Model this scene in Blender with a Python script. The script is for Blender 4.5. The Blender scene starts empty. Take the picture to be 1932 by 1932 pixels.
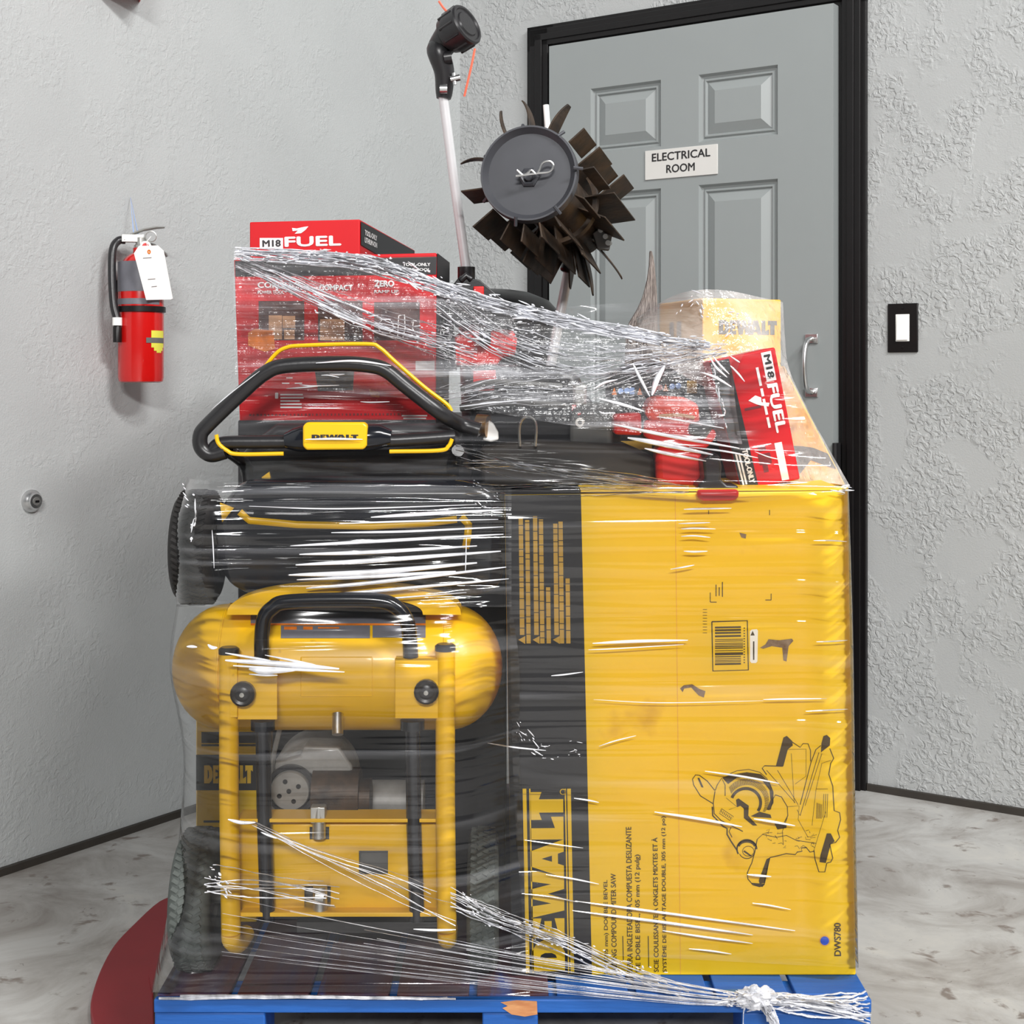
import bpy, bmesh, math, random
from mathutils import Vector, Matrix, noise
random.seed(7)
S = bpy.context.scene
C = S.collection
PI = math.pi
# ------------------------------------------------------------------ camera
F, CX, HY, CH = 2752.0, 966.0, 715.0, 1.06
cd = bpy.data.cameras.new('camera'); cam = bpy.data.objects.new('camera', cd); C.objects.link(cam)
cam.location = (0, 0, CH); cam.rotation_euler = (PI/2, 0, 0)
cd.sensor_width = 36; cd.lens = 36*F/1932; cd.shift_y = -(966-HY)/1932; cd.clip_start = .05
S.camera = cam
# ------------------------------------------------------------------ world, lights, exposure
S.view_settings.view_transform = 'Standard'; S.view_settings.look = 'None'
S.view_settings.gamma = 1; S.view_settings.exposure = 0.14
S.cycles.transparent_max_bounces = 24
S.cycles.max_bounces = 8
W = bpy.data.worlds.new('hall'); S.world = W; W.use_nodes = True
W.node_tree.nodes['Background'].inputs[0].default_value = (.86, .93, 1, 1)
W.node_tree.nodes['Background'].inputs[1].default_value = .085
def area(loc, tgt, sx, sy, p, col=(1, .99, .975)):
    l = bpy.data.lights.new('ceiling_or_fill_lamp', 'AREA'); l.shape = 'RECTANGLE'; l.size = sx; l.size_y = sy
    l.energy = p; l.color = col
    o = bpy.data.objects.new('ceiling_or_fill_lamp', l); C.objects.link(o); o.location = loc
    o.rotation_euler = (Vector(tgt)-Vector(loc)).to_track_quat('-Z', 'Y').to_euler()
    return o
area((2.1, -1.2, 5.3), (0, 3, .9), .9, .35, 125)
area((3.6, -1.4, 5.3), (-.4, 3, .9), 1.4, .5, 235)
area((6.0, -3.0, 5.2), (0, 3, .9), 1.6, .5, 60)
area((-1.6, -4.0, 5.3), (0, 3, .9), 1.6, .5, 15)
area((.2, -7.5, 5.0), (0, 3, .6), 2.4, .6, 600)  # added fill far behind the camera, brightens the box faces
# ------------------------------------------------------------------ helpers
OFF = {}
def V(*a): return Vector(a)
def P(u, v, Y): return Vector(((u-CX)*Y/F, Y, CH-(v-HY)*Y/F))
def ray(u, v, p0, n):
    d = P(u, v, 1.0)-Vector((0, 0, CH)); o = Vector((0, 0, CH))
    t = (Vector(p0)-o).dot(n)/d.dot(n)
    return o+d*t
def floorp(u, v, z=0.0): 
    Y = (CH-z)*F/(v-HY); return P(u, v, Y)
def lin(c): return tuple((x/12.92 if x <= .04045 else ((x+.055)/1.055)**2.4) for x in c)
def rgb(r, g, b): return lin((r/255, g/255, b/255))+(1,)
def thing(name, label, cat, loc=(0, 0, 0), group=None):
    o = bpy.data.objects.new(name, None); C.objects.link(o); o.location = loc; o.empty_display_size = .05
    o['label'] = label; o['category'] = cat
    if group: o['group'] = group
    OFF[o.name] = Vector(loc)
    return o
def obj(name, bm, m, parent=None, label=None, kind=None, bev=0, smooth=True, origin=None, cat=None, group=None):
    off = OFF[parent.name] if parent else Vector(origin if origin is not None else (0, 0, 0))
    bmesh.ops.translate(bm, verts=bm.verts, vec=-off)
    bmesh.ops.recalc_face_normals(bm, faces=bm.faces)
    me = bpy.data.meshes.new(name); bm.to_mesh(me); bm.free()
    for mm in (m if isinstance(m, (list, tuple)) else [m]): me.materials.append(mm)
    o = bpy.data.objects.new(name, me); C.objects.link(o)
    if smooth:
        me.shade_smooth() if hasattr(me, 'shade_smooth') else None
        try: me.set_sharp_from_angle(angle=math.radians(38))
        except Exception: pass
    if parent: o.parent = parent; OFF[o.name] = off
    else: o.location = off; OFF[o.name] = off
    if label: o['label'] = label
    if kind: o['kind'] = kind
    if cat: o['category'] = cat
    if group: o['group'] = group
    if bev:
        b = o.modifiers.new('bevel', 'BEVEL'); b.width = bev; b.segments = 3; b.limit_method = 'ANGLE'; b.angle_limit = math.radians(40)
    return o
def NB(): return bmesh.new()
def quad(bm, pts, mi=0):
    f = bm.faces.new([bm.verts.new(p) for p in pts]); f.material_index = mi; return f
def hexa(bm, b, t, mi=0):
    vb = [bm.verts.new(p) for p in b]; vt = [bm.verts.new(p) for p in t]; n = len(b)
    fs = [bm.faces.new(vb[::-1]), bm.faces.new(vt)]
    for i in range(n): fs.append(bm.faces.new((vb[i], vb[(i+1) % n], vt[(i+1) % n], vt[i])))
    for f in fs: f.material_index = mi
    return fs
def box(bm, c, s, M=None, mi=0):
    x, y, z = [k/2 for k in s]; c = Vector(c)
    pts = [Vector((a, b, d)) for d in (-z, z) for a, b in ((-x, -y), (x, -y), (x, y), (-x, y))]
    if M: pts = [M @ p for p in pts]
    pts = [p+c for p in pts]; return hexa(bm, pts[:4], pts[4:], mi)
def frame3(d):
    d = d.normalized(); a = Vector((0, 0, 1)) if abs(d.z) < .9 else Vector((1, 0, 0))
    x = a.cross(d).normalized(); return x, d.cross(x).normalized()
def crom(pts, n):
    pts = [Vector(p) for p in pts]
    if len(pts) < 3: return [pts[0].lerp(pts[-1], i/n) for i in range(n+1)]
    Q = [2*pts[0]-pts[1]]+pts+[2*pts[-1]-pts[-2]]; out = []; m = len(pts)-1
    for i in range(n+1):
        t = i/n*m; k = min(int(t), m-1); f = t-k; a, b, c, d = Q[k:k+4]
        out.append(.5*((2*b)+(c-a)*f+(2*a-5*b+4*c-d)*f*f+(3*b-a-3*c+d)*f**3))
    return out
def tube(bm, pts, r, seg=12, n=None, cap=True, mi=0, flat=1.0, closed=False):
    pts = [Vector(p) for p in pts]
    if n: pts = crom(pts, n)
    m = len(pts); rs = r if isinstance(r, (list, tuple)) else [r]*m
    if len(rs) != m: rs = [rs[0]+(rs[-1]-rs[0])*i/(m-1) for i in range(m)]
    rings = []; px = None
    for i, p in enumerate(pts):
        if closed: d = pts[(i+1) % m]-pts[i-1]
        else: d = pts[min(i+1, m-1)]-pts[max(i-1, 0)]
        if d.length < 1e-9: d = Vector((0, 0, 1))
        d.normalize()
        if px is None: x, y = frame3(d)
        else:
            x = px-d*px.dot(d)
            if x.length < 1e-6: x, y = frame3(d)
            x.normalize(); y = d.cross(x)
        px = x
        rings.append([bm.verts.new(p+(x*math.cos(2*PI*k/seg)+y*math.sin(2*PI*k/seg)*flat)*rs[i]) for k in range(seg)])
    R = range(m) if closed else range(m-1)
    for i in R:
        A, B = rings[i], rings[(i+1) % m]
        for k in range(seg):
            bm.faces.new((A[k], A[(k+1) % seg], B[(k+1) % seg], B[k])).material_index = mi
    if cap and not closed:
        bm.faces.new(rings[0][::-1]).material_index = mi; bm.faces.new(rings[-1]).material_index = mi
def lathe(bm, prof, o, axis, seg=48, mi=0, sx=1.0):
    o = Vector(o); ax = Vector(axis).normalized(); x, y = frame3(ax); rings = []
    for r, h in prof:
        if r < 1e-6: rings.append([bm.verts.new(o+ax*h)])
        else: rings.append([bm.verts.new(o+ax*h+(x*math.cos(2*PI*k/seg)*sx+y*math.sin(2*PI*k/seg))*r) for k in range(seg)])
    for A, B in zip(rings, rings[1:]):
        for k in range(seg):
            k2 = (k+1) % seg
            if len(A) == 1 and len(B) == 1: continue
            if len(A) == 1: f = bm.faces.new((A[0], B[k2], B[k]))
            elif len(B) == 1: f = bm.faces.new((A[k], A[k2], B[0]))
            else: f = bm.faces.new((A[k], A[k2], B[k2], B[k]))
            f.material_index = mi
def cyl(bm, a, b, r, seg=24, mi=0):
    a = Vector(a); b = Vector(b); h = (b-a).length
    lathe(bm, [(0, 0), (r, 0), (r, h), (0, h)], a, b-a, seg, mi)
def strip(bm, pts, w, n=Vector((0, -1, 0)), mi=0, closed=False):
    pts = [Vector(p) for p in pts]
    if closed: pts = pts+[pts[0]]
    L = []; m = len(pts)
    for i, p in enumerate(pts):
        d = pts[min(i+1, m-1)]-pts[max(i-1, 0)]
        if d.length < 1e-9: continue
        s = d.normalized().cross(n).normalized()*w/2
        L.append((bm.verts.new(p-s), bm.verts.new(p+s)))
    for (a, b), (c, d) in zip(L, L[1:]): bm.faces.new((a, b, d, c)).material_index = mi
def text(bm, s, o, xd, yd, w, h, bold=0.0, mi=0, shear=0):
    cu = bpy.data.curves.new('t', 'FONT'); cu.body = s; cu.shear = shear; cu.resolution_u = 3; cu.align_x = 'CENTER' if '\n' in s else 'LEFT'
    to = bpy.data.objects.new('t', cu); C.objects.link(to)
    me = bpy.data.meshes.new_from_object(to.evaluated_get(bpy.context.evaluated_depsgraph_get()))
    co = [v.co.copy() for v in me.vertices]
    if co:
        x0 = min(c.x for c in co); x1 = max(c.x for c in co); y0 = min(c.y for c in co); y1 = max(c.y for c in co)
        xd = Vector(xd); yd = Vector(yd); e = bold*h*1.5
        nn_ = xd.cross(yd).normalized()
        for kk, (ex_, ey_) in enumerate(((-e, 0), (e, 0), (0, e*.6), (0, -e*.6)) if bold else ((0, 0),)):
            vs = [bm.verts.new(Vector(o)+xd*((c.x-x0)/(x1-x0)*(w-2*e)+e+ex_)+yd*((c.y-y0)/(y1-y0)*(h-e)+e*.5+ey_)+nn_*(.00012*kk)) for c in co]
            for p in me.polygons:
                try: bm.faces.new([vs[i] for i in p.vertices]).material_index = mi
                except ValueError: pass
    C.objects.unlink(to); bpy.data.objects.remove(to); bpy.data.curves.remove(cu); bpy.data.meshes.remove(me)
def ptext(bm, s, u, v, w, h, Y, ang=0, bold=0.0, mi=0, shear=0):
    """text whose lower-left corner stands at (u,v) of the face at distance Y; w,h in px of that face; ang turns it in the face"""
    k = Y/F; a = math.radians(ang)
    xd = Vector((math.cos(a), 0, math.sin(a))); yd = Vector((-math.sin(a), 0, math.cos(a)))
    text(bm, s, P(u, v, Y), xd, yd, w*k, h*k, bold, mi, shear)
GL = {'D': [[(0, 0), (.42, 0), (.42, 1), (0, 1)], [(.42, 0), (.62, 0), (.88, .14), (1, .38), (1, .62), (.88, .86), (.62, 1), (.42, 1), (.42, .76), (.52, .72), (.58, .6), (.58, .4), (.52, .28), (.42, .24)]],
 'E': [[(0, 0), (.45, 0), (.45, 1), (0, 1)], [(.45, 0), (1, 0), (1, .30), (.45, .22)], [(.45, .39), (.86, .39), (.86, .61), (.45, .61)], [(.45, .78), (1, .70), (1, 1), (.45, 1)]],
 'W': [[(0, 1), (.15, 0), (.40, 0), (.5, .5), (.6, 0), (.85, 0), (1, 1), (.76, 1), (.70, .40), (.60, 1), (.40, 1), (.30, .40), (.24, 1)]],
 'A': [[(0, 0), (.3, 1), (.5, 1), (.5, .68), (.42, .36), (.5, .36), (.5, .18), (.37, .18), (.32, 0)], [(1, 0), (.7, 1), (.5, 1), (.5, .68), (.58, .36), (.5, .36), (.5, .18), (.63, .18), (.68, 0)]],
 'L': [[(0, 0), (1, 0), (1, .38), (.5, .26), (.5, 1), (0, 1)]],
 'T': [[(0, 1), (1, 1), (1, .66), (.74, .74), (.74, 0), (.26, 0), (.26, .74), (0, .66)]]}
def mark(bm, o, xd, yd, w, h):
    for ch, a, b in (('D', 0, .175), ('E', .185, .295), ('W', .298, .565), ('A', .52, .735), ('L', .735, .862), ('T', .845, 1)):
        for poly in GL[ch]: quad(bm, [Vector(o)+Vector(xd)*((a+(b-a)*x)*w)+Vector(yd)*(y*h) for x, y in poly])
def pmark(bm, u, v, w, h, Y, ang=0):
    k = Y/F; a = math.radians(ang); mark(bm, P(u, v, Y), Vector((math.cos(a), 0, math.sin(a))), Vector((-math.sin(a), 0, math.cos(a))), w*k, h*k)
def pquad(bm, u0, v0, u1, v1, Y, mi=0): return quad(bm, [P(u0, v1, Y), P(u1, v1, Y), P(u1, v0, Y), P(u0, v0, Y)], mi)
def ppoly(bm, pts, Y, mi=0): return quad(bm, [P(u, v, Y) for u, v in pts], mi)
def pdisc(bm, u, v, r, Y, seg=28, mi=0, ru=None):
    ppoly(bm, [(u+(ru or r)*math.cos(2*PI*k/seg), v+r*math.sin(2*PI*k/seg)) for k in range(seg)], Y, mi)
def pbox(bm, u0, v0, u1, v1, Y, dep, mi=0):
    a, b, c, d = P(u0, v1, Y), P(u1, v1, Y), P(u1, v0, Y), P(u0, v0, Y); e = Vector((0, dep, 0))
    return hexa(bm, [a, b, c, d], [a+e, b+e, c+e, d+e], mi)
def pprism(bm, pts, Y, dep, mi=0):
    a = [P(u, v, Y) for u, v in pts]; e = Vector((0, dep, 0)); return hexa(bm, a, [p+e for p in a], mi)
# ------------------------------------------------------------------ materials
def mat(name, col, rough=.5, metal=0, var=.12, scale=18, bump=0, bscale=120, coat=0, col2=None, stretch=None, spec=.5, dirt=None):
    m = bpy.data.materials.new(name); m.use_nodes = True; N = m.node_tree.nodes; L = m.node_tree.links
    b = N['Principled BSDF']; b.inputs['Roughness'].default_value = rough; b.inputs['Metallic'].default_value = metal
    b.inputs['Coat Weight'].default_value = coat; b.inputs['Specular IOR Level'].default_value = spec
    tc = N.new('ShaderNodeTexCoord'); mp = N.new('ShaderNodeMapping'); L.new(tc.outputs['Object'], mp.inputs[0])
    if stretch: mp.inputs['Scale'].default_value = stretch
    n = N.new('ShaderNodeTexNoise'); n.inputs['Scale'].default_value = scale; n.inputs['Detail'].default_value = 6; n.inputs['Roughness'].default_value = .6
    L.new(mp.outputs[0], n.inputs['Vector'])
    cr = N.new('ShaderNodeValToRGB'); L.new(n.outputs['Fac'], cr.inputs[0])
    c2 = col2 or tuple(min(1, c*(1+var)) for c in col[:3])+(1,)
    c1 = tuple(c*(1-var) for c in col[:3])+(1,) if not col2 else col
    cr.color_ramp.elements[0].position = .35; cr.color_ramp.elements[1].position = .65
    cr.color_ramp.elements[0].color = c1; cr.color_ramp.elements[1].color = c2
    out = cr.outputs[0]
    if dirt:
        n3 = N.new('ShaderNodeTexNoise'); n3.inputs['Scale'].default_value = dirt[0]; n3.inputs['Detail'].default_value = 8
        L.new(mp.outputs[0], n3.inputs['Vector'])
        r3 = N.new('ShaderNodeValToRGB'); r3.color_ramp.elements[0].position = dirt[1]; r3.color_ramp.elements[1].position = dirt[1]+.06
        L.new(n3.outputs['Fac'], r3.inputs[0]); mx = N.new('ShaderNodeMixRGB'); L.new(r3.outputs[0], mx.inputs[0]); L.new(out, mx.inputs[1])
        mx.inputs[2].default_value = dirt[2]; out = mx.outputs[0]
    L.new(out, b.inputs['Base Color'])
    if bump:
        n2 = N.new('ShaderNodeTexNoise'); n2.inputs['Scale'].default_value = bscale; n2.inputs['Detail'].default_value = 4
        L.new(mp.outputs[0], n2.inputs['Vector'])
        bp = N.new('ShaderNodeBump'); bp.inputs['Strength'].default_value = 1; bp.inputs['Distance'].default_value = bump
        L.new(n2.outputs['Fac'], bp.inputs['Height']); L.new(bp.outputs[0], b.inputs['Normal'])
    return m
def wallmat(nm, amt, fine, col):
    m = mat(nm, col, .62, var=.03, scale=3); N = m.node_tree.nodes; L = m.node_tree.links; b = N['Principled BSDF']
    tc = N.new('ShaderNodeTexCoord')
    a = N.new('ShaderNodeTexNoise'); a.inputs['Scale'].default_value = 62; a.inputs['Detail'].default_value = 3; a.inputs['Distortion'].default_value = .8
    k = N.new('ShaderNodeTexNoise'); k.inputs['Scale'].default_value = 7.5; k.inputs['Detail'].default_value = 2; k.inputs['Distortion'].default_value = .6
    for x in (a, k): L.new(tc.outputs['Object'], x.inputs['Vector'])
    r = N.new('ShaderNodeValToRGB'); r.color_ramp.elements[0].position = .42; r.color_ramp.elements[1].position = .60; L.new(a.outputs['Fac'], r.inputs[0])
    r2 = N.new('ShaderNodeValToRGB'); r2.color_ramp.elements[0].position = .42; r2.color_ramp.elements[1].position = .56; L.new(k.outputs['Fac'], r2.inputs[0])
    mu = N.new('ShaderNodeMath'); mu.operation = 'MULTIPLY'; L.new(r.outputs[0], mu.inputs[0]); L.new(r2.outputs[0], mu.inputs[1])
    f = N.new('ShaderNodeTexNoise'); f.inputs['Scale'].default_value = 260; f.inputs['Detail'].default_value = 2; L.new(tc.outputs['Object'], f.inputs['Vector'])
    ma = N.new('ShaderNodeMath'); ma.operation = 'MULTIPLY_ADD'; L.new(f.outputs['Fac'], ma.inputs[0]); ma.inputs[1].default_value = fine; L.new(mu.outputs[0], ma.inputs[2])
    bp = N.new('ShaderNodeBump'); bp.inputs['Distance'].default_value = amt; bp.inputs['Strength'].default_value = .8
    L.new(ma.outputs[0], bp.inputs['Height']); L.new(bp.outputs[0], b.inputs['Normal'])
    return m
M_wall = wallmat('wall_paint', .0026, .25, rgb(176, 178, 178)); M_wall2 = wallmat('wall_paint_smooth', .0008, 1.2, rgb(178, 181, 181))
M_floor = mat('concrete', rgb(172, 169, 165), .42, col2=rgb(196, 193, 189), scale=2.6, dirt=(9, .60, rgb(140, 134, 128)), bump=.0004, bscale=60)
def concrete():
    m = bpy.data.materials.new('polished_concrete'); m.use_nodes = True; N = m.node_tree.nodes; L = m.node_tree.links; b = N['Principled BSDF']
    tc = N.new('ShaderNodeTexCoord')
    def nz(s, d=8, dist=0, rg=.6):
        n = N.new('ShaderNodeTexNoise'); n.inputs['Scale'].default_value = s; n.inputs['Detail'].default_value = d; n.inputs['Distortion'].default_value = dist; n.inputs['Roughness'].default_value = rg
        L.new(tc.outputs['Object'], n.inputs['Vector']); return n.outputs['Fac']
    def ramp(x, stops):
        r = N.new('ShaderNodeValToRGB'); L.new(x, r.inputs[0]); e = r.color_ramp.elements
        while len(e) < len(stops): e.new(.5)
        for el, (p, c) in zip(e, stops): el.position = p; el.color = c
        return r.outputs[0]
    base = ramp(nz(4.5, 9, .7, .66), [(.30, rgb(134, 128, 122)), (.46, rgb(166, 163, 159)), (.58, rgb(184, 183, 180)), (.75, rgb(200, 197, 190))])
    sp = ramp(nz(15, 4, .4), [(.60, (0, 0, 0, 1)), (.68, (1, 1, 1, 1))])
    mx = N.new('ShaderNodeMixRGB'); L.new(sp, mx.inputs[0]); L.new(base, mx.inputs[1]); mx.inputs[2].default_value = rgb(128, 119, 112)
    sp2 = ramp(nz(52, 3, 1.5), [(.70, (0, 0, 0, 1)), (.74, (1, 1, 1, 1))])
    mx2 = N.new('ShaderNodeMixRGB'); L.new(sp2, mx2.inputs[0]); L.new(mx.outputs[0], mx2.inputs[1]); mx2.inputs[2].default_value = rgb(104, 100, 94)
    L.new(mx2.outputs[0], b.inputs['Base Color']); b.inputs['Roughness'].default_value = .45
    return m
M_floor = concrete()
M_door = mat('door_paint', rgb(146, 151, 151), .38, var=.015, scale=4)
M_black = mat('black_trim', rgb(17, 15, 16), .38, var=.1, spec=.35)
M_caulk = mat('dark_base_strip', rgb(52, 47, 42), .6)
M_steel = mat('steel', rgb(210, 210, 210), .30, 1, var=.03)
M_zinc = mat('zinc', rgb(190, 190, 186), .35, .8, var=.05)
M_alu = mat('aluminium_tube', rgb(222, 222, 224), .32, .25, var=.03)
M_yel = mat('yellow_paint', rgb(238, 186, 4), .36, var=.03, coat=.08, dirt=(30, .72, rgb(190, 140, 10)))
M_ycard = mat('yellow_card', rgb(250, 205, 18), .42, var=.035, scale=5, dirt=(5, .66, rgb(226, 176, 20)))
M_ycard2 = mat('yellow_card_dull', rgb(236, 176, 60), .5, var=.05, scale=8)
M_kcard = mat('black_card', rgb(30, 29, 32), .45, var=.1, scale=8)
M_ink = mat('dark_ink', rgb(72, 56, 22), .55)
M_inkw = mat('white_ink', rgb(242, 240, 240), .5, var=.02)
M_yink = mat('yellow_ink', rgb(240, 196, 22), .5, var=.03)
M_yink2 = mat('dull_yellow_ink', rgb(196, 154, 60), .55, var=.08)
M_red = mat('red_card', rgb(200, 14, 26), .5, var=.05, scale=6, spec=.3)
M_redp = mat('red_plastic', rgb(205, 30, 30), .35, var=.05)
M_redo = mat('orange_red_plastic', rgb(225, 62, 30), .35, var=.05)
M_redx = mat('red_enamel', rgb(196, 20, 18), .22, var=.04, coat=.5)
M_blk = mat('black_plastic', rgb(34, 33, 35), .33, var=.12, bump=.0002)
M_blkg = mat('black_gloss', rgb(24, 26, 32), .16, var=.1)
M_rub = mat('rubber', rgb(84, 89, 86), .75, var=.15, scale=40, bump=.0006, bscale=90)
M_rubk = mat('black_rubber', rgb(27, 24, 23), .7, var=.2, scale=30, bump=.0008, bscale=70)
M_grey = mat('grey_cast_metal', rgb(140, 138, 134), .5, .3, var=.15, scale=30)
M_gry2 = mat('grey_plastic', rgb(100, 100, 98), .5, var=.12)
M_rust = mat('rusty_dark_steel', rgb(44, 38, 34), .5, .35, col2=rgb(78, 62, 48), scale=30, bump=.0006, bscale=90)
M_disc = mat('dark_disc_paint', rgb(66, 67, 72), .42, .1, var=.08, scale=14)
M_blue = mat('blue_painted_wood', rgb(30, 96, 178), .55, col2=rgb(24, 84, 160), scale=14, dirt=(11, .68, rgb(70, 104, 122)), bump=.0008, bscale=60, stretch=(.4, 3, 3))
M_deck = mat('deck_board_wood', rgb(92, 50, 46), .6, col2=rgb(72, 56, 84), scale=7, bump=.0006, bscale=60, stretch=(3, .5, 3), dirt=(5, .62, rgb(60, 76, 140)))
M_wood = mat('bare_wood', rgb(216, 160, 108), .6, col2=rgb(190, 124, 78), scale=20, stretch=(1, 1, 6))
M_mat = mat('dark_red_floor_plate', rgb(134, 30, 38), .5, var=.05, scale=9)
M_white = mat('white_card', rgb(250, 249, 246), .5, var=.01)
M_sign = mat('sign_plastic', rgb(214, 212, 208), .45, var=.01)
M_brist = mat('grey_bristles', rgb(92, 82, 78), .8, col2=rgb(166, 156, 150), scale=60, stretch=(8, 8, .6), bump=.001, bscale=70)
M_brown = mat('dark_brown_card', rgb(26, 23, 21), .6, col2=rgb(52, 44, 35), scale=8, stretch=(.6, 1, 3))
M_gage = mat('grey_label', rgb(112, 112, 120), .4, var=.08, scale=40)
M_lime = mat('lime_label', rgb(222, 220, 80), .45, var=.04)
M_orng = mat('orange_sticker', rgb(226, 120, 20), .5, var=.2, scale=60)
M_blu = mat('blue_sticker', rgb(30, 82, 210), .45, var=.02)
M_pic = mat('printed_photo', rgb(58, 34, 36), .45, col2=rgb(96, 62, 56), scale=40)
M_tan = mat('tan_print', rgb(206, 158, 120), .5, var=.1, scale=60)
M_lblu = mat('pale_blue_print', rgb(150, 180, 232), .5, var=.03)
M_cord = mat('orange_cord', rgb(230, 110, 84), .5)
def film(name, veil, ridge, gloss, rough, sc=(1.5, 40), bump=.004, tint=(.93, .94, 1, 1), crumple=0, lo=.5, det=4):
    m = bpy.data.materials.new(name); m.use_nodes = True; N = m.node_tree.nodes; L = m.node_tree.links
    N.clear(); out = N.new('ShaderNodeOutputMaterial')
    uv = N.new('ShaderNodeUVMap'); uv.uv_map = 'UVMap'
    mp = N.new('ShaderNodeMapping'); mp.inputs['Scale'].default_value = (sc[0], sc[1], 1); L.new(uv.outputs[0], mp.inputs[0])
    n = N.new('ShaderNodeTexNoise'); n.inputs['Scale'].default_value = 1; n.inputs['Detail'].default_value = det; n.inputs['Roughness'].default_value = .6; n.inputs['Distortion'].default_value = .3
    L.new(mp.outputs[0], n.inputs['Vector'])
    h = n.outputs['Fac']
    if crumple:
        n2 = N.new('ShaderNodeTexNoise'); n2.inputs['Scale'].default_value = 55; n2.inputs['Detail'].default_value = 3
        L.new(uv.outputs[0], n2.inputs['Vector']); ad = N.new('ShaderNodeMath'); ad.operation = 'MULTIPLY_ADD'
        L.new(n2.outputs['Fac'], ad.inputs[0]); ad.inputs[1].default_value = crumple; L.new(h, ad.inputs[2]); hb = ad.outputs[0]
    else: hb = h
    bp = N.new('ShaderNodeBump'); bp.inputs['Distance'].default_value = bump; bp.inputs['Strength'].default_value = 1; L.new(hb, bp.inputs['Height'])
    # broad patches where the film lies in more layers
    n3 = N.new('ShaderNodeTexNoise'); n3.inputs['Scale'].default_value = 1; n3.inputs['Detail'].default_value = 3
    mp3 = N.new('ShaderNodeMapping'); mp3.inputs['Scale'].default_value = (sc[0]*2, sc[1]*.22, 1); mp3.inputs['Location'].default_value = (4, 7, 0); L.new(uv.outputs[0], mp3.inputs[0]); L.new(mp3.outputs[0], n3.inputs['Vector'])
    r = N.new('ShaderNodeMapRange'); r.inputs['From Min'].default_value = lo; r.inputs['From Max'].default_value = .72; r.inputs['To Min'].default_value = 0; r.inputs['To Max'].default_value = ridge
    L.new(h, r.inputs['Value'])
    r3 = N.new('ShaderNodeMapRange'); r3.inputs['From Min'].default_value = .35; r3.inputs['From Max'].default_value = .65; r3.inputs['To Min'].default_value = veil*.4; r3.inputs['To Max'].default_value = veil*1.6
    L.new(n3.outputs['Fac'], r3.inputs['Value'])
    s = N.new('ShaderNodeMath'); s.operation = 'ADD'; s.use_clamp = True; L.new(r.outputs[0], s.inputs[0]); L.new(r3.outputs[0], s.inputs[1])
    tr = N.new('ShaderNodeBsdfTransparent'); df = N.new('ShaderNodeBsdfDiffuse'); df.inputs[0].default_value = tint
    L.new(bp.outputs[0], df.inputs['Normal'])
    m1 = N.new('ShaderNodeMixShader'); L.new(s.outputs[0], m1.inputs[0]); L.new(tr.outputs[0], m1.inputs[1]); L.new(df.outputs[0], m1.inputs[2])
    gl = N.new('ShaderNodeBsdfGlossy'); gl.inputs['Roughness'].default_value = rough; L.new(bp.outputs[0], gl.inputs['Normal'])
    fr = N.new('ShaderNodeFresnel'); fr.inputs[0].default_value = 1.5; L.new(bp.outputs[0], fr.inputs['Normal'])
    g = N.new('ShaderNodeMath'); g.operation = 'MULTIPLY'; g.use_clamp = True; L.new(fr.outputs[0], g.inputs[0]); g.inputs[1].default_value = gloss
    m2 = N.new('ShaderNodeMixShader'); L.new(g.outputs[0], m2.inputs[0]); L.new(m1.outputs[0], m2.inputs[1]); L.new(gl.outputs[0], m2.inputs[2])
    L.new(m2.outputs[0], out.inputs[0])
    return m
# ------------------------------------------------------------------ the room
K0 = Vector((-.160, 4.495, 0))
tA = Vector((.828, -.561, 0)).normalized(); nA = Vector((-.561, -.828, 0)).normalized()
tL = Vector((-.561, -.828, 0)).normalized(); nL = Vector((.828, -.561, 0)).normalized()
Z = Vector((0, 0, 1))
def A(s, z, d=0): return K0+tA*s+nA*d+Z*z
def Lw(s, z, d=0): return K0+tL*s+nL*d+Z*z
def onA(u, v, d=0): return ray(u, v, K0+nA*d, nA)
def onL(u, v, d=0): return ray(u, v, K0+nL*d, nL)
def slab(bm, fn, s0, s1, z0, z1, d0, d1, mi=0):
    hexa(bm, [fn(s0, z0, d0), fn(s1, z0, d0), fn(s1, z0, d1), fn(s0, z0, d1)], [fn(s0, z1, d0), fn(s1, z1, d0), fn(s1, z1, d1), fn(s0, z1, d1)], mi)
bm = NB(); box(bm, (1.5, -2, -.05), (15, 15, .1)); obj('floor', bm, M_floor, kind='structure', smooth=False)
bm = NB(); slab(bm, Lw, -.1, 9, 0, 6, -.1, 0); obj('wall_left', bm, M_wall2, kind='structure', smooth=False)
D0, D1, DH = .358, 1.2290, 2.030
bm = NB()
slab(bm, A, 0, D0-.02, 0, 6, -.1, 0); slab(bm, A, D1+.02, 9, 0, 6, -.1, 0); slab(bm, A, D0-.02, D1+.02, DH+.02, 6, -.1, 0)
obj('wall_right', bm, M_wall, kind='structure', smooth=False)
bm = NB(); slab(bm, Lw, 0, 9, 0, .016, 0, .012); obj('baseboard_left', bm, M_caulk, kind='structure', smooth=False)
bm = NB(); slab(bm, A, D1+.075, 9, 0, .017, 0, .012); obj('baseboard_right', bm, M_caulk, kind='structure', smooth=False)
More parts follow.
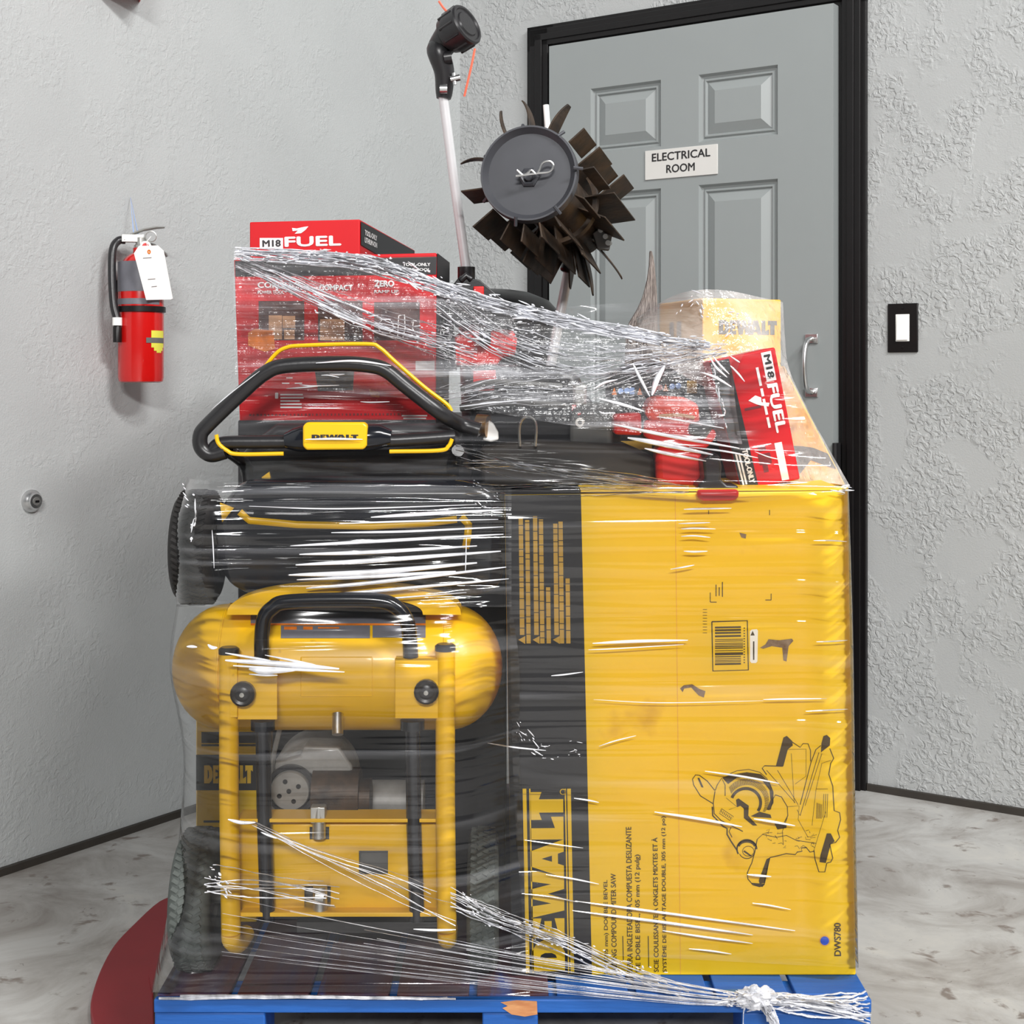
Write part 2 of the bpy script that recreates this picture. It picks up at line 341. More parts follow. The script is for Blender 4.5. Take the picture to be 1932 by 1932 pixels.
# door frame: stepped black casing
bm = NB()
wl, wr = .094, .073
for (a, b, d) in ((0, 1, .016), (.16, .84, .026), (.38, .64, .031)):
    slab(bm, A, D0-.006-wl+wl*a, D0-.006-wl+wl*b, 0, DH+.074-.074*a, 0, d)
    slab(bm, A, D1+.001+wr-wr*b, D1+.001+wr-wr*a, 0, DH+.074-.074*a, 0, d)
    slab(bm, A, D0-.006-wl+wl*a, D1+.001+wr-wr*a, DH+.074-.074*b, DH+.074-.074*a, 0, d)
slab(bm, A, D0-.02, D0-.001, 0, DH+.019, -.1, .012); slab(bm, A, D1+.001, D1+.02, 0, DH+.019, -.1, .012); slab(bm, A, D0-.02, D1+.02, DH+.001, DH+.02, -.1, .012)
obj('trim_1', bm, M_black, kind='structure', smooth=False, bev=.002)
# door leaf, six raised panels
cols = [(.4990, .7260), (.8425, 1.0745)]; rows = [(.20, .80), (.93, 1.589), (1.705, 1.890)]
fd = .050
bm = NB()
slab(bm, A, D0, D1, .012, DH, -.012, fd-.014)
ss = [D0]+[x for c in cols for x in c]+[D1]; zs = [.012]+[x for r_ in rows for x in r_]+[DH]
for i in range(len(ss)-1):
    for j in range(len(zs)-1):
        if i in (1, 3) and j in (1, 3, 5): continue
        quad(bm, [A(ss[i], zs[j], fd), A(ss[i+1], zs[j], fd), A(ss[i+1], zs[j+1], fd), A(ss[i], zs[j+1], fd)])
for q in ([A(D1, .012, fd), A(D1, .012, fd-.014), A(D1, DH, fd-.014), A(D1, DH, fd)], [A(D0, .012, fd), A(D0, .012, fd-.014), A(D0, DH, fd-.014), A(D0, DH, fd)],
          [A(D0, DH, fd), A(D1, DH, fd), A(D1, DH, fd-.014), A(D0, DH, fd-.014)]): quad(bm, q)
for a, b in cols:
    for z0, z1 in rows:
        prev = None
        for ins, dd in ((0, 0), (.006, -.010), (.011, -.012), (.015, -.007), (.018, -.007), (.022, -.013), (.046, -.002), (.048, -.001)):
            L4 = [A(a+ins, z0+ins, fd+dd), A(b-ins, z0+ins, fd+dd), A(b-ins, z1-ins, fd+dd), A(a+ins, z1-ins, fd+dd)]
            if prev:
                for k in range(4): quad(bm, [prev[k], prev[(k+1) % 4], L4[(k+1) % 4], L4[k]])
            prev = L4
        quad(bm, prev)
door = obj('door_1', bm, M_door, kind='structure', smooth=False)
# hinge
bm = NB(); cyl(bm, A(D1+.006, .80, fd+.006), A(D1+.006, .895, fd+.006), .006); slab(bm, A, D1-.001, D1+.012, .80, .895, fd-.02, fd)
obj('hinge', bm, M_blk, door, label='small dark steel hinge')
# pull handle on the door
hs = 1.170
t = thing('pull_handle', 'chrome pull handle screwed to the grey door near its right edge', 'handle', A(hs, 1.02, fd))
bm = NB()
tube(bm, [A(hs, 1.165, fd+.004), A(hs, 1.158, fd+.03), A(hs, 1.14, fd+.044), A(hs, 1.095, fd+.05), A(hs, 1.05, fd+.044), A(hs, 1.032, fd+.03), A(hs, 1.025, fd+.004)], .0065, 14, n=30)
obj('grip', bm, M_steel, t)
for zz in (1.165, 1.025):
    bm = NB(); slab(bm, A, hs-.018, hs+.018, zz-.013, zz+.013, fd-.001, fd+.005); obj('mounting_plate', bm, M_steel, t, bev=.002)
    for q in (-.011, .011):
        bm = NB(); lathe(bm, [(0, .007), (.002, .0068), (.0035, .005), (.0035, .0)], A(hs+q, zz, fd), nA, 12); obj('screw', bm, M_steel, t)
# sign
t = thing('door_sign', 'small off-white sign on the grey door reading ELECTRICAL ROOM', 'sign', A(.765, 1.62, fd))
bm = NB(); slab(bm, A, .678, .901, 1.6146, 1.696, fd, fd+.004); obj('sign_plate', bm, M_sign, t, bev=.001)
bm = NB()
text(bm, 'ELECTRICAL', A(.700, 1.664, fd+.0045), tA, Z, .180, .0225, .022); text(bm, 'ROOM', A(.745, 1.629, fd+.0045), tA, Z, .088, .0225, .022)
obj('lettering', bm, M_blk, t, label='dark grey capital letters')
# light switch
t = thing('light_switch', 'black wall plate with a white rocker, right of the door frame', 'light switch', A(1.396, 1.127, 0))
bm = NB(); slab(bm, A, 1.357, 1.4353, 1.128, 1.252, 0, .006); obj('wall_plate', bm, M_black, t, bev=.002)
bm = NB(); slab(bm, A, 1.3785, 1.4140, 1.1555, 1.2245, 0, .008); obj('rocker_frame', bm, M_white, t, label='white frame', bev=.001)
bm = NB(); hexa(bm, [A(1.382, 1.159, .008), A(1.4105, 1.159, .008), A(1.4105, 1.22, .008), A(1.382, 1.22, .008)], [A(1.382, 1.159, .0125), A(1.4105, 1.159, .0125), A(1.4105, 1.22, .0085), A(1.382, 1.22, .0085)])
obj('rocker', bm, M_white, t, label='white rocker', bev=.0008)
for zz in (1.14, 1.24):
    bm = NB(); lathe(bm, [(0, .0075), (.0028, .007), (.0028, .005)], A(1.396, zz, 0), nA, 12); obj('screw', bm, M_black, t)
# lock on left wall
p = onL(58, 945)
t = thing('key_lock', 'round chrome key cylinder set in the left wall', 'lock', p)
bm = NB(); lathe(bm, [(.025, 0), (.0245, .006), (.019, .012), (.016, .017), (.0155, .019), (0, .0195)], p, nL, 36); obj('lock_cylinder', bm, M_steel, t)
bm = NB(); box(bm, p+nL*.0195, (.001, .001, .001)); lathe(bm, [(0, .0215), (.009, .021), (.0095, .019)], p, nL, 24); obj('key_plug', bm, M_gry2, t)
bm = NB(); q = p+nL*.0222; x = nL.cross(Z); hexa(bm, [q+x*.005-Z*.0022, q-x*.005-Z*.0022, q-x*.005+Z*.0022, q+x*.005+Z*.0022], [w+nL*.0006 for w in (q+x*.005-Z*.0022, q-x*.005-Z*.0022, q-x*.005+Z*.0022, q+x*.005+Z*.0022)]); obj('keyhole', bm, M_black, t)
# red V sign above extinguisher
pR = onL(262, 4); pL = onL(172, -20); ap = (pR+pL)/2+nL*.10; ap.z = pR.z; pL.z = pR.z
t = thing('wall_sign', 'red angled sign high on the left wall, cut off by the top of the frame', 'sign', (pR+pL)/2)
for a, b in ((pL, ap), (ap, pR)):
    bm = NB(); e = (b-a).normalized().cross(Z)*.002
    hexa(bm, [a, b, b+e, a+e], [a+Z*.3, b+Z*.3, b+Z*.3+e, a+Z*.3+e]); obj('sign_panel', bm, M_redp, t, smooth=False)
# ------------------------------------------------------------------ fire extinguisher
dx = .072
pc = onL(266, 722, dx); pt = onL(264, 475, dx)
zb, zt = pc.z, onL(264, 478, dx).z
ex = thing('fire_extinguisher', 'red fire extinguisher with a white paper tag hanging on the left wall', 'fire extinguisher', (pc.x, pc.y, zb))
o_ = Vector((pc.x, pc.y, zb)); R0 = .0515; H = zt-zb
bm = NB(); lathe(bm, [(0, .004), (R0-.008, 0), (R0-.002, .003), (R0, .012), (R0, H-.045), (R0-.004, H-.028), (R0-.015, H-.012), (.026, H-.003), (.018, H), (.018, H+.012), (0, H+.012)], o_, Z, 56); body = obj('cylinder', bm, M_redx, ex)
facing = (Vector((0, 0, 0))-Vector((pc.x, pc.y, 0))).normalized(); side = Z.cross(facing).normalized()   # side: towards picture right
def curved(bm, a0, a1, z0, z1, r, n=14, mi=0):
    L2 = []
    for i in range(n+1):
        a = a0+(a1-a0)*i/n; d = facing*math.cos(a)+side*math.sin(a)
        L2.append((bm.verts.new(o_+d*r+Z*z0), bm.verts.new(o_+d*r+Z*z1)))
    for (a, b), (c, d) in zip(L2, L2[1:]): bm.faces.new((a, c, d, b)).material_index = mi
kz = pc.y/F
bm = NB(); curved(bm, -1.5, .9, H*.70, H*.93, R0+.0006); curved(bm, -1.5, .9, H*.60, H*.645, R0+.0006); obj('information_label', bm, M_gage, ex, label='grey printed label band')
bm = NB(); lathe(bm, [(R0+.001, H*.565-.007), (R0+.004, H*.565-.006), (R0+.004, H*.565+.006), (R0+.001, H*.565+.007)], o_, Z, 56)
obj('bracket_strap', bm, M_black, ex, label='black strap')
bm = NB(); q = o_-nL*0; w = -nL
hexa(bm, [q+w*(R0-.004)+side*.02+Z*.1, q+w*(R0-.004)-side*.02+Z*.1, q+w*dx-side*.02+Z*.1, q+w*dx+side*.02+Z*.1], [q+w*(R0-.004)+side*.02+Z*(H-.06), q+w*(R0-.004)-side*.02+Z*(H-.06), q+w*dx-side*.02+Z*(H-.06), q+w*dx+side*.02+Z*(H-.06)])
obj('wall_bracket', bm, M_black, ex)
# emblem
bm = NB(); curved(bm, .45, 1.25, H*.27, H*.40, R0+.0008, 8); curved(bm, .58, 1.15, H*.245, H*.27, R0+.0008, 8); curved(bm, .72, 1.02, H*.23, H*.245, R0+.0008, 8); em = obj('emblem', bm, M_lime, ex, label='yellow shield sticker')
bm = NB(); curved(bm, .22, 1.25, H*.305, H*.345, R0+.0014, 8); obj('emblem_band', bm, M_gry2, em)
# valve
top = o_+Z*(H+.012)
bm = NB(); lathe(bm, [(.016, 0), (.016, .012), (.012, .015), (.012, .03), (0, .03)], top-Z*.006, Z, 24)
box(bm, top+Z*.022-side*.018, (.05, .018, .018), Matrix.Rotation(math.atan2(side.y, side.x), 3, 'Z')); obj('valve', bm, M_zinc, ex, bev=.001)
bm = NB(); a = top+Z*.030-side*.025
tube(bm, [a, a+side*.03+Z*.012, a+side*.06+Z*.018, a+side*.078+Z*.019], [.006, .008, .008, .005], 8, flat=.45); obj('lever', bm, M_zinc, ex)
bm = NB(); a = top+Z*.016; tube(bm, [a-side*.01, a+side*.03-Z*.008, a+side*.055-Z*.028, a+side*.058-Z*.034], .006, 8, flat=.5); obj('carry_handle', bm, M_gry2, ex)
bm = NB(); lathe(bm, [(0, .016), (.012, .014), (.0135, .0), (.0135, -.004), (0, -.004)], top+Z*.002+facing*.016+side*.010, facing, 24); g = obj('gauge', bm, M_white, ex, label='small round pressure gauge')
bm = NB(); lathe(bm, [(0, .0168), (.0075, .0165), (.0075, .0145)], top+Z*.002+facing*.016+side*.010, facing, 20); obj('gauge_face', bm, M_redp, g)
bm = NB(); c_ = top+Z*.026+side*.022+facing*.014; tube(bm, [c_+(side*math.cos(k*PI/10)+Z*math.sin(k*PI/10))*.012 for k in range(20)], .0014, 6, closed=True); obj('safety_pin', bm, M_zinc, ex)
bm = NB(); hp = [top+Z*.018-side*.035, top+Z*.016-side*.05, top-Z*.005-side*.062+facing*.01, top-Z*.06-side*.064+facing*.02, top-Z*.13-side*.060+facing*.03, top-Z*.165-side*.052+facing*.035]
tube(bm, hp, .0092, 12, n=40); hose = obj('hose', bm, M_blk, ex, label='black rubber hose')
bm = NB(); a = hp[-1]+Z*.004; cyl(bm, a, a-Z*.018, .0108); obj('hose_clip', bm, M_white, hose, label='white collar')
bm = NB(); lathe(bm, [(.0075, 0), (.0095, .004), (.0095, .038), (0, .038)], a-Z*.018, -Z, 20); obj('nozzle', bm, M_black, hose)
# tag
tp = [onL(x, y, dx+.060) for x, y in ((262, 464), (298, 463), (309, 473), (326, 563), (322, 565), (276, 566), (253, 478))]
bm = NB(); hexa(bm, tp, [q-nL*.0006 for q in tp]); tg = obj('paper_tag', bm, M_white, ex, smooth=False, label='blank-looking white paper tag')
bm = NB(); c_ = onL(281, 475, dx+.0606); lathe(bm, [(.002, .0), (.002, .0008), (.0048, .0008), (.0048, 0)], c_, nL, 20); obj('eyelet', bm, M_orng, tg)
for (x, y, w_) in ((270, 487, 16), (279, 527, 14), (286, 541, 10)):
    bm = NB(); strip(bm, [onL(x, y, dx+.0609), onL(x+w_, y-1, dx+.0609)], .0012, nL); obj('handwriting', bm, M_gry2, tg)
bm = NB(); tube(bm, [c_, top+Z*.012+facing*.03+side*.012, top+Z*.026+side*.022+facing*.014], .0008, 6); obj('tag_string', bm, M_white, ex)
bm = NB(); hk = onL(246, 372, .004); b1 = top+Z*.03-side*.01; tube(bm, [b1-side*.006, hk, b1+side*.004], .0012, 6); obj('hanging_strap', bm, M_lblu, ex, label='pale blue loop of strap')
# ------------------------------------------------------------------ floor plate, pallet
out = [(338, 1688), (300, 1700), (250, 1745), (215, 1783), (190, 1828), (174, 1875), (171, 1905), (180, 1940), (200, 1975), (240, 2020), (270, 2045), (292, 1950), (290, 1880), (289, 1850), (305, 1800), (322, 1750), (332, 1720)]
pts = crom([floorp(u, v, .018) for u, v in out[:11]], 40)+[floorp(u, v, .018) for u, v in out[11:]]
bm = NB(); hexa(bm, [Vector((q.x, q.y, 0)) for q in pts], pts); rp = obj('floor_plate', bm, M_mat, origin=(-.7, 2.6, 0), label='dark red half-moon plate on the floor, left of the pallet', cat='floor plate', smooth=False, bev=.003)
inn = [(325, 1748), (305, 1768), (291, 1792), (283, 1820), (281, 1840), (284, 1860), (289, 1878), (289, 1852), (305, 1802)]
pts = [floorp(u, v, .021) for u, v in inn]
bm = NB(); hexa(bm, [Vector((q.x, q.y, .017)) for q in pts], pts); obj('raised_rim', bm, M_mat, rp, smooth=False)
PX0, PX1, PY0, PY1, PZ = -.531, .533, 2.165, 3.32, .14
pl = thing('pallet', 'blue painted wooden pallet carrying the wrapped load of tools', 'pallet', (0, 2.7, 0))
nb = 9; wb = (PX1-PX0-.012*(nb-1))/nb
for i in range(nb):
    x0 = PX0+i*(wb+.012); bm = NB(); box(bm, (x0+wb/2, (PY0+PY1)/2+.008, PZ-.005), (wb, PY1-PY0-.02, .010)); obj('deck_board', bm, M_deck if i < 5 else M_blue, pl, bev=.002)
for yy in (PY0+.045, (PY0+PY1)/2, PY1-.045):
    bm = NB(); box(bm, ((PX0+PX1)/2, yy, PZ-.015), (PX1-PX0, .09, .010)); 
    if yy < 2.3: box(bm, ((PX0+PX1)/2, PY0+.004, PZ-.010), (PX1-PX0, .014, .0198))
    obj('stringer_board', bm, M_blue, pl, bev=.002)
    for a, b in ((PX0, P(500, 0, PY0).x), (P(910, 0, PY0).x, P(1015, 0, PY0).x), (P(1400, 0, PY0).x, PX1)):
        bm = NB(); box(bm, ((a+b)/2, yy, .0685), (b-a, .088, .101)); bl = obj('block', bm, M_blue, pl, bev=.003)
        if yy < 2.3 and a > -.1 and b < .1:
            bm = NB(); ppoly(bm, [(944, 1891), (975, 1887), (1013, 1889), (1014, 1914), (990, 1918), (965, 1914), (948, 1902), (958, 1898)], PY0-.0042); obj('scuffed_wood', bm, M_wood, bl, label='bare wood scuff')
for yy in (PY0+.045, (PY0+PY1)/2, PY1-.045):
    bm = NB(); box(bm, ((PX0+PX1)/2, yy, .009), (PX1-PX0, .09, .018)); obj('bottom_board', bm, M_blue, pl, bev=.002)
# ------------------------------------------------------------------ big yellow box of the miter saw
YB = 2.25; DT = .5
bx = thing('saw_box', 'tall yellow and black miter saw box standing on the right of the pallet', 'cardboard box', (.25, 2.5, PZ))
fc = [(966, 1840.2), (1615, 1839.8), (1600, 926), (952, 934)]
bm = NB(); a = [P(u, v, YB) for u, v in fc]; e = Vector((0, DT, 0)); hexa(bm, a, [q+e for q in a]); carton = obj('carton', bm, M_ycard, bx, bev=.002)
E1 = YB-.0006; E2 = YB-.001
bm = NB(); ppoly(bm, [(966, 1840), (1117, 1840), (1096, 932.5), (952.5, 934.3)], E1); q0, q1 = P(952.5, 934, YB)+V(0, 0, .0012), P(1096, 932.2, YB)+V(0, 0, .0012); quad(bm, [q0, q1, q1+V(0, DT, 0), q0+V(0, DT, 0)]); obj('black_band', bm, M_kcard, bx, smooth=False, label='black printed band')
# top flaps
bm = NB(); tz = carton and P(1300, 930, YB).z
xk = P(1096, 0, YB).x
hexa(bm, [V(xk, YB+.004, tz+.001), V(.51, YB+.004, tz+.004), V(.51, YB+.24, tz+.004), V(xk, YB+.24, tz+.001)], [V(xk, YB+.004, tz+.004), V(.51, YB+.004, tz+.007), V(.51, YB+.24, tz+.010), V(xk, YB+.24, tz+.006)]); obj('flap', bm, M_ycard, bx, smooth=False)
# lettering reading upwards
dw = thing  # noqa
bm = NB()
def up(s, u, v0, v1, h, bold, mi=0, Y=E2): ptext(bm, s, u, v0, v0-v1, h, Y, 90.6, bold, mi)
pmark(bm, 1066, 1832, 338, 62, E2, 90.6)
for u0, u1, w in ((988, 1001, 7), (998, 1008, 2.5), (1067, 1073, 2.5), (1074, 1081, 7)):
    s0 = (u0+8, 1836) if u0 < 1050 else (u0+6, 1836)
    strip(bm, [P(s0[0], s0[1], E2), P(s0[0]-6.5, 1488, E2)], w*E2/F)
for k in range(24): pass
strip(bm, [P(1062+5*math.cos(k*PI/8), 1494+5*math.sin(k*PI/8), E2) for k in range(17)], .0012)
obj('brand_lettering', bm, M_yink, bx, smooth=False, label='yellow block letters between double rules')
# warnings: columns of small yellow word blocks with triangles
bm = NB(); rr = random.Random(3)
for u, v0, v1, hd in ((984, 976, 1212, 1), (996, 981, 1214, 0), (1011, 974, 1212, 1), (1022, 980, 1214, 0), (1034, 1108, 1214, 0), (1049, 988, 1212, 1), (1059, 984, 1214, 0), (1071, 1090, 1214, 0)):
    v = v1-(14 if hd else 0); du = lambda vv: (vv-1100)*.012
    while v > v0:
        ln = rr.uniform(8, 26); w = 8.5 if hd and v > v1-80 else 8
        e_ = max(v0, v-ln)
        quad(bm, [P(u-w/2+du(v), v, E2), P(u+w/2+du(v), v, E2), P(u+w/2+du(e_), e_, E2), P(u-w/2+du(e_), e_, E2)])
        v = e_-1.4
    if hd: ppoly(bm, [(u-6, v1-5), (u+7, v1-12), (u+7, v1+3)], E2)
obj('warning_print', bm, M_yink2, bx, smooth=False, label='columns of tiny yellow warning text')
# ink on yellow
bm = NB()
up('12" (305 mm) DOUBLE BEVEL', 1150, 1836, 1660, 10, .02)
up('SLIDING COMPOUND MITER SAW', 1164, 1836, 1648, 10, .02)
up('SIERRA INGLETEADORA COMPUESTA DESLIZANTE', 1194, 1836, 1560, 10.5, .02)
up('DE DOBLE BISEL, 305 mm (12 pulg)', 1211, 1834, 1612, 11.5, .02)
up('SCIE COULISSANTE À ONGLETS MIXTES ET À', 1243, 1834, 1580, 11.5, .02)
up('SYSTÈME DE BISEAUTAGE DOUBLE, 305 mm (12 po)', 1260, 1834, 1540, 11.5, .02)
strip(bm, [P(1176, 1812, E2), P(1175, 1766, E2)], .0014); strip(bm, [P(1224, 1825, E2), P(1223, 1766, E2)], .0014)
obj('printed_text', bm, M_ink, bx, smooth=False, label='small dark lettering in three languages')
bm = NB(); up('DWS780', 1587, 1804, 1741, 13, .03); obj('model_number', bm, M_ink, bx, smooth=False)
# barcode
bm = NB()
strip(bm, [P(u, v, E2) for u, v in ((1343, 1173), (1410, 1171), (1412, 1264), (1345, 1266))], .0018, closed=True)
v = 1184; rr = random.Random(5)
while v < 1255:
    w = rr.choice((1.2, 1.8, 3.2)); strip(bm, [P(1349, v, E2), P(1398 if v < 1206 or v > 1237 else 1402, v-1, E2)], w*E2/F); v += w+rr.choice((1.4, 2.0, 3.0))
for k in range(14): strip(bm, [P(1403, 1185+k*5, E2), P(1405.5, 1185+k*5, E2)], .0016)
obj('barcode', bm, M_ink, bx, smooth=False)
bm = NB()
for a_, b_ in (((1340, 1118), (1340, 1136)), ((1340, 1136), (1352, 1136)), ((1455, 1120), (1455, 1132)), ((1455, 1132), (1444, 1132)), ((1337, 963), (1337, 970)), ((1452, 962), (1452, 972))): strip(bm, [P(*a_, E2), P(*b_, E2)], .0011)
for k, (v0_, v1_) in enumerate(((1103, 1125), (1108, 1124), (1098, 1126))): strip(bm, [P(1351+k*6, v1_, E2), P(1351+k*6, v0_, E2)], .0014)
for k in range(9): strip(bm, [P(1326, 1150+k*5.5, E2), P(1334, 1150+k*5.5, E2)], .0007)
obj('corner_marks', bm, M_ink, bx, smooth=False)
# torn spots, tag, dot
bm = NB(); ppoly(bm, [(1418, 1188), (1428, 1187), (1430, 1190), (1429, 1248), (1426, 1251), (1418, 1251), (1415, 1248), (1415, 1191)], E2)
obj('small_label', bm, M_white, bx, smooth=False, label='small white sticker beside the barcode')
bm = NB(); ppoly(bm, [(1420, 1190), (1424, 1199), (1416, 1199)], E2-.0004); strip(bm, [P(1422, 1210, E2-.0004), P(1422, 1245, E2-.0004)], .0022); obj('label_marks', bm, M_ink, bx, smooth=False)
bm = NB(); pdisc(bm, 1556, 1775, 10.5, E2); obj('sticker_rim', bm, M_ycard2, bx, smooth=False)
bm = NB(); pdisc(bm, 1556, 1775, 8.2, E2-.0004); obj('dot_sticker', bm, M_blu, bx, smooth=False, label='round blue dot sticker')
M_torn = mat('torn_cardboard', rgb(110, 84, 60), .8, col2=rgb(150, 130, 110), scale=60)
for pts_ in ([(1434, 1222), (1444, 1216), (1450, 1206), (1470, 1208), (1494, 1205), (1497, 1209), (1488, 1219), (1484, 1248), (1478, 1246), (1476, 1222), (1456, 1219), (1440, 1224)],
             [(1283, 1299), (1290, 1293), (1306, 1291), (1320, 1300), (1331, 1304), (1328, 1316), (1318, 1312), (1304, 1297), (1291, 1299), (1288, 1306)], [(1395, 1005), (1408, 1008), (1407, 1016), (1399, 1014)]):
    bm = NB(); ppoly(bm, pts_, E2); obj('torn_patch', bm, M_torn, bx, smooth=False, label='torn spot showing brown cardboard')
bm = NB(); strip(bm, [P(1274, 936, E1), P(1278, 1300, E1), P(1284, 1838, E1)], .0011); obj('box_seam', bm, M_ycard2, bx, smooth=False)
# line drawing of the saw (traced shapes, in 1932-px zoom units)
bm = NB()
def zz(x, y): return P(1260+x*.18634, 1360+y*.18634, E2)
def ln(pts, w=9): strip(bm, [zz(*p_) for p_ in pts], w*.18634*E2/F)
def fill(pts): quad(bm, [zz(*p_) for p_ in pts])
def arc(cx, cy, rx, ry, a0, a1, n=20, rot=0):
    o2 = []
    for i in range(n+1):
        a = math.radians(a0+(a1-a0)*i/n); x = rx*math.cos(a); y = ry*math.sin(a); c = math.cos(math.radians(rot)); s_ = math.sin(math.radians(rot)); o2.append((cx+x*c-y*s_, cy+x*s_+y*c))
    return o2
ln([(460, 840), (330, 760), (262, 650), (250, 590), (280, 548), (320, 552), (400, 610), (475, 705)], 9); fill([(300, 580), (318, 575), (362, 675), (340, 672)])
ln([(480, 705), (500, 650), (545, 580), (580, 650), (580, 760)], 8); ln([(478, 712), (460, 830), (470, 940), (540, 1010), (640, 1060), (760, 1120)], 9)
fill([(550, 575), (640, 545), (800, 520), (940, 540), (1030, 620), (1070, 720), (1070, 830), (1030, 905), (1000, 900), (1040, 800), (1030, 700), (960, 610), (860, 570), (700, 575), (610, 640)])
ln([(610, 545), (700, 505), (820, 492), (930, 520), (1000, 580), (1050, 680)], 6)
A1 = arc(800, 850, 205, 205, 205, 390); ln(arc(790, 830, 150, 145, 200, 395), 30)
for k in range(46):
    a = math.radians(212+k*3.9); c_, s_ = math.cos(a), math.sin(a); ln([(800+182*c_, 830+180*s_), (800+(225)*math.cos(a+.10), 800+215*math.sin(a+.10))], 6)
ln([(590, 780), (700, 870), (620, 900)], 4); ln([(545, 890), (665, 970), (630, 1010), (520, 935), (545, 890)], 5)
for k in range(7): ln([(545+k*16, 905+k*11), (538+k*16, 930+k*11)], 7)
fill([(690, 800), (715, 785), (820, 860), (815, 960), (905, 1060), (860, 1060), (770, 985), (770, 890), (735, 860), (700, 875)])
fill([(840, 965), (930, 920), (1040, 950), (1050, 985), (880, 975)]); fill([(1080, 1040), (1205, 1040), (1200, 1085), (1110, 1100)])
ln([(450, 870), (455, 960), (560, 1070), (600, 1090), (600, 1150), (640, 1220), (700, 1310)], 14); ln([(640, 1080), (620, 1120), (650, 1180)], 8)
ln(arc(800, 1300, 100, 95, 150, 360), 16); ln(arc(800, 1300, 85, 95, -10, 150), 8); ln(arc(815, 1320, 58, 50, 0, 360), 6); fill([(775, 1310), (850, 1365), (840, 1375), (765, 1325)])
ln(arc(800, 1280, 85, 60, 190, 350), 26)
ln([(905, 1200), (880, 1330), (850, 1440), (830, 1480), (805, 1540), (810, 1600), (860, 1660), (930, 1680), (975, 1660), (1010, 1480), (1035, 1385), (1200, 1345), (1290, 1355), (1310, 1330), (1360, 1320), (1350, 1290), (1400, 1280), (1440, 1330), (1480, 1320)], 9)
fill([(1000, 1400), (1035, 1385), (985, 1640), (930, 1650), (920, 1620)]); fill([(840, 1640), (980, 1650), (960, 1682), (890, 1670)])
ln([(905, 1200), (960, 1150), (1100, 1180), (1200, 1160), (1300, 1210), (1500, 1240)], 6); ln([(1090, 750), (1150, 770), (1210, 870), (1215, 960), (1180, 1030)], 8); ln([(1040, 900), (1060, 800), (1090, 750)], 6)
ln([(1000, 545), (955, 480), (980, 455), (1165, 460)], 9); fill([(1095, 455), (1170, 170), (1205, 152), (1260, 205), (1265, 250), (1215, 290), (1170, 460)])
ln([(1260, 215), (1340, 268), (1370, 230), (1420, 232), (1445, 300), (1445, 410)], 8); ln([(1215, 290), (1400, 285), (1400, 560), (1290, 640)], 4); ln([(1250, 330), (1280, 830)], 4)
ln([(1000, 500), (1290, 830)], 5); ln([(1110, 500), (1320, 850)], 5)
fill([(1555, 230), (1575, 155), (1610, 142), (1645, 175), (1640, 250), (1550, 320)]); ln([(1340, 850), (1450, 420), (1500, 290), (1550, 250)], 8); ln([(1310, 900), (1340, 960), (1530, 320)], 6); ln([(1390, 860), (1560, 330)], 5)
ln([(1640, 280), (1680, 380), (1650, 430), (1630, 540), (1670, 660), (1685, 910), (1740, 930), (1750, 1000), (1720, 1110), (1740, 1180), (1700, 1230), (1640, 1250), (1670, 1390), (1650, 1430), (1610, 1440)], 9)
ln([(1480, 1310), (1490, 1400), (1530, 1530), (1590, 1530), (1610, 1440)], 9); ln([(1480, 1310), (1600, 920)], 4); ln([(1460, 1060), (1500, 700), (1560, 430), (1650, 400)], 4)
fill([(1610, 1140), (1650, 1140), (1690, 1220), (1650, 1250), (1610, 1400), (1600, 1440), (1535, 1430), (1545, 1360)])
for k in range(5): ln([(1510+k*12, 830+k*4), (1505+k*12, 990)], 5)
for k in range(3): ln([(1580+k*20, 740), (1570+k*20, 980)], 5)
ln([(1215, 870), (1330, 860), (1320, 1000), (1420, 1180)], 4); ln([(1500, 690), (1620, 690)], 4); ln([(1210, 980), (1160, 1120), (1170, 1250)], 5)
for k in range(26):
    x, y = rr.uniform(930, 1480), rr.uniform(1110, 1330)
    if y < 1380-(x-930)*.1: ln([(x, y), (x+rr.uniform(-30, 40), y+rr.uniform(-25, 25)), (x+rr.uniform(0, 60), y+rr.uniform(-10, 30))], 4)
obj('saw_drawing', bm, M_ink, bx, smooth=False, label='dark line drawing of the saw')
# ------------------------------------------------------------------ boxes behind
bm = NB(); hexa(bm, [V(-.50, 2.66, PZ), V(-.012, 2.66, PZ), V(-.012, 3.29, PZ), V(-.50, 3.29, PZ)], [V(-.50, 2.66, .985), V(-.012, 2.66, .985), V(-.012, 3.29, .985), V(-.50, 3.29, .985)])
obj('dark_carton', bm, M_kcard, origin=(-.25, 2.9, PZ), label='large black carton standing behind the air compressor', cat='cardboard box', bev=.003)
bm = NB(); hexa(bm, [V(.0, 2.78, PZ), V(.5, 2.78, PZ), V(.5, 3.29, PZ), V(.0, 3.29, PZ)], [V(.0, 2.78, .87), V(.5, 2.78, .87), V(.5, 3.29, .87), V(.0, 3.29, .87)])
obj('brown_carton', bm, M_brown, origin=(.25, 3.0, PZ), label='dark brown carton hidden behind the tall yellow saw box', cat='cardboard box', bev=.003)
yb = thing('yellow_carton', 'narrow yellow carton with a black lettered band at the left, behind the compressor tire', 'cardboard box', (-.48, 2.55, PZ))
YY = 2.47
bm = NB(); hexa(bm, [V(-.535, YY, PZ), V(-.432, YY, PZ), V(-.432, 2.64, PZ), V(-.535, 2.64, PZ)], [V(-.535, YY, .50), V(-.432, YY, .50), V(-.432, 2.64, .50), V(-.535, 2.64, .50)]); obj('carton', bm, M_ycard, yb, bev=.002)
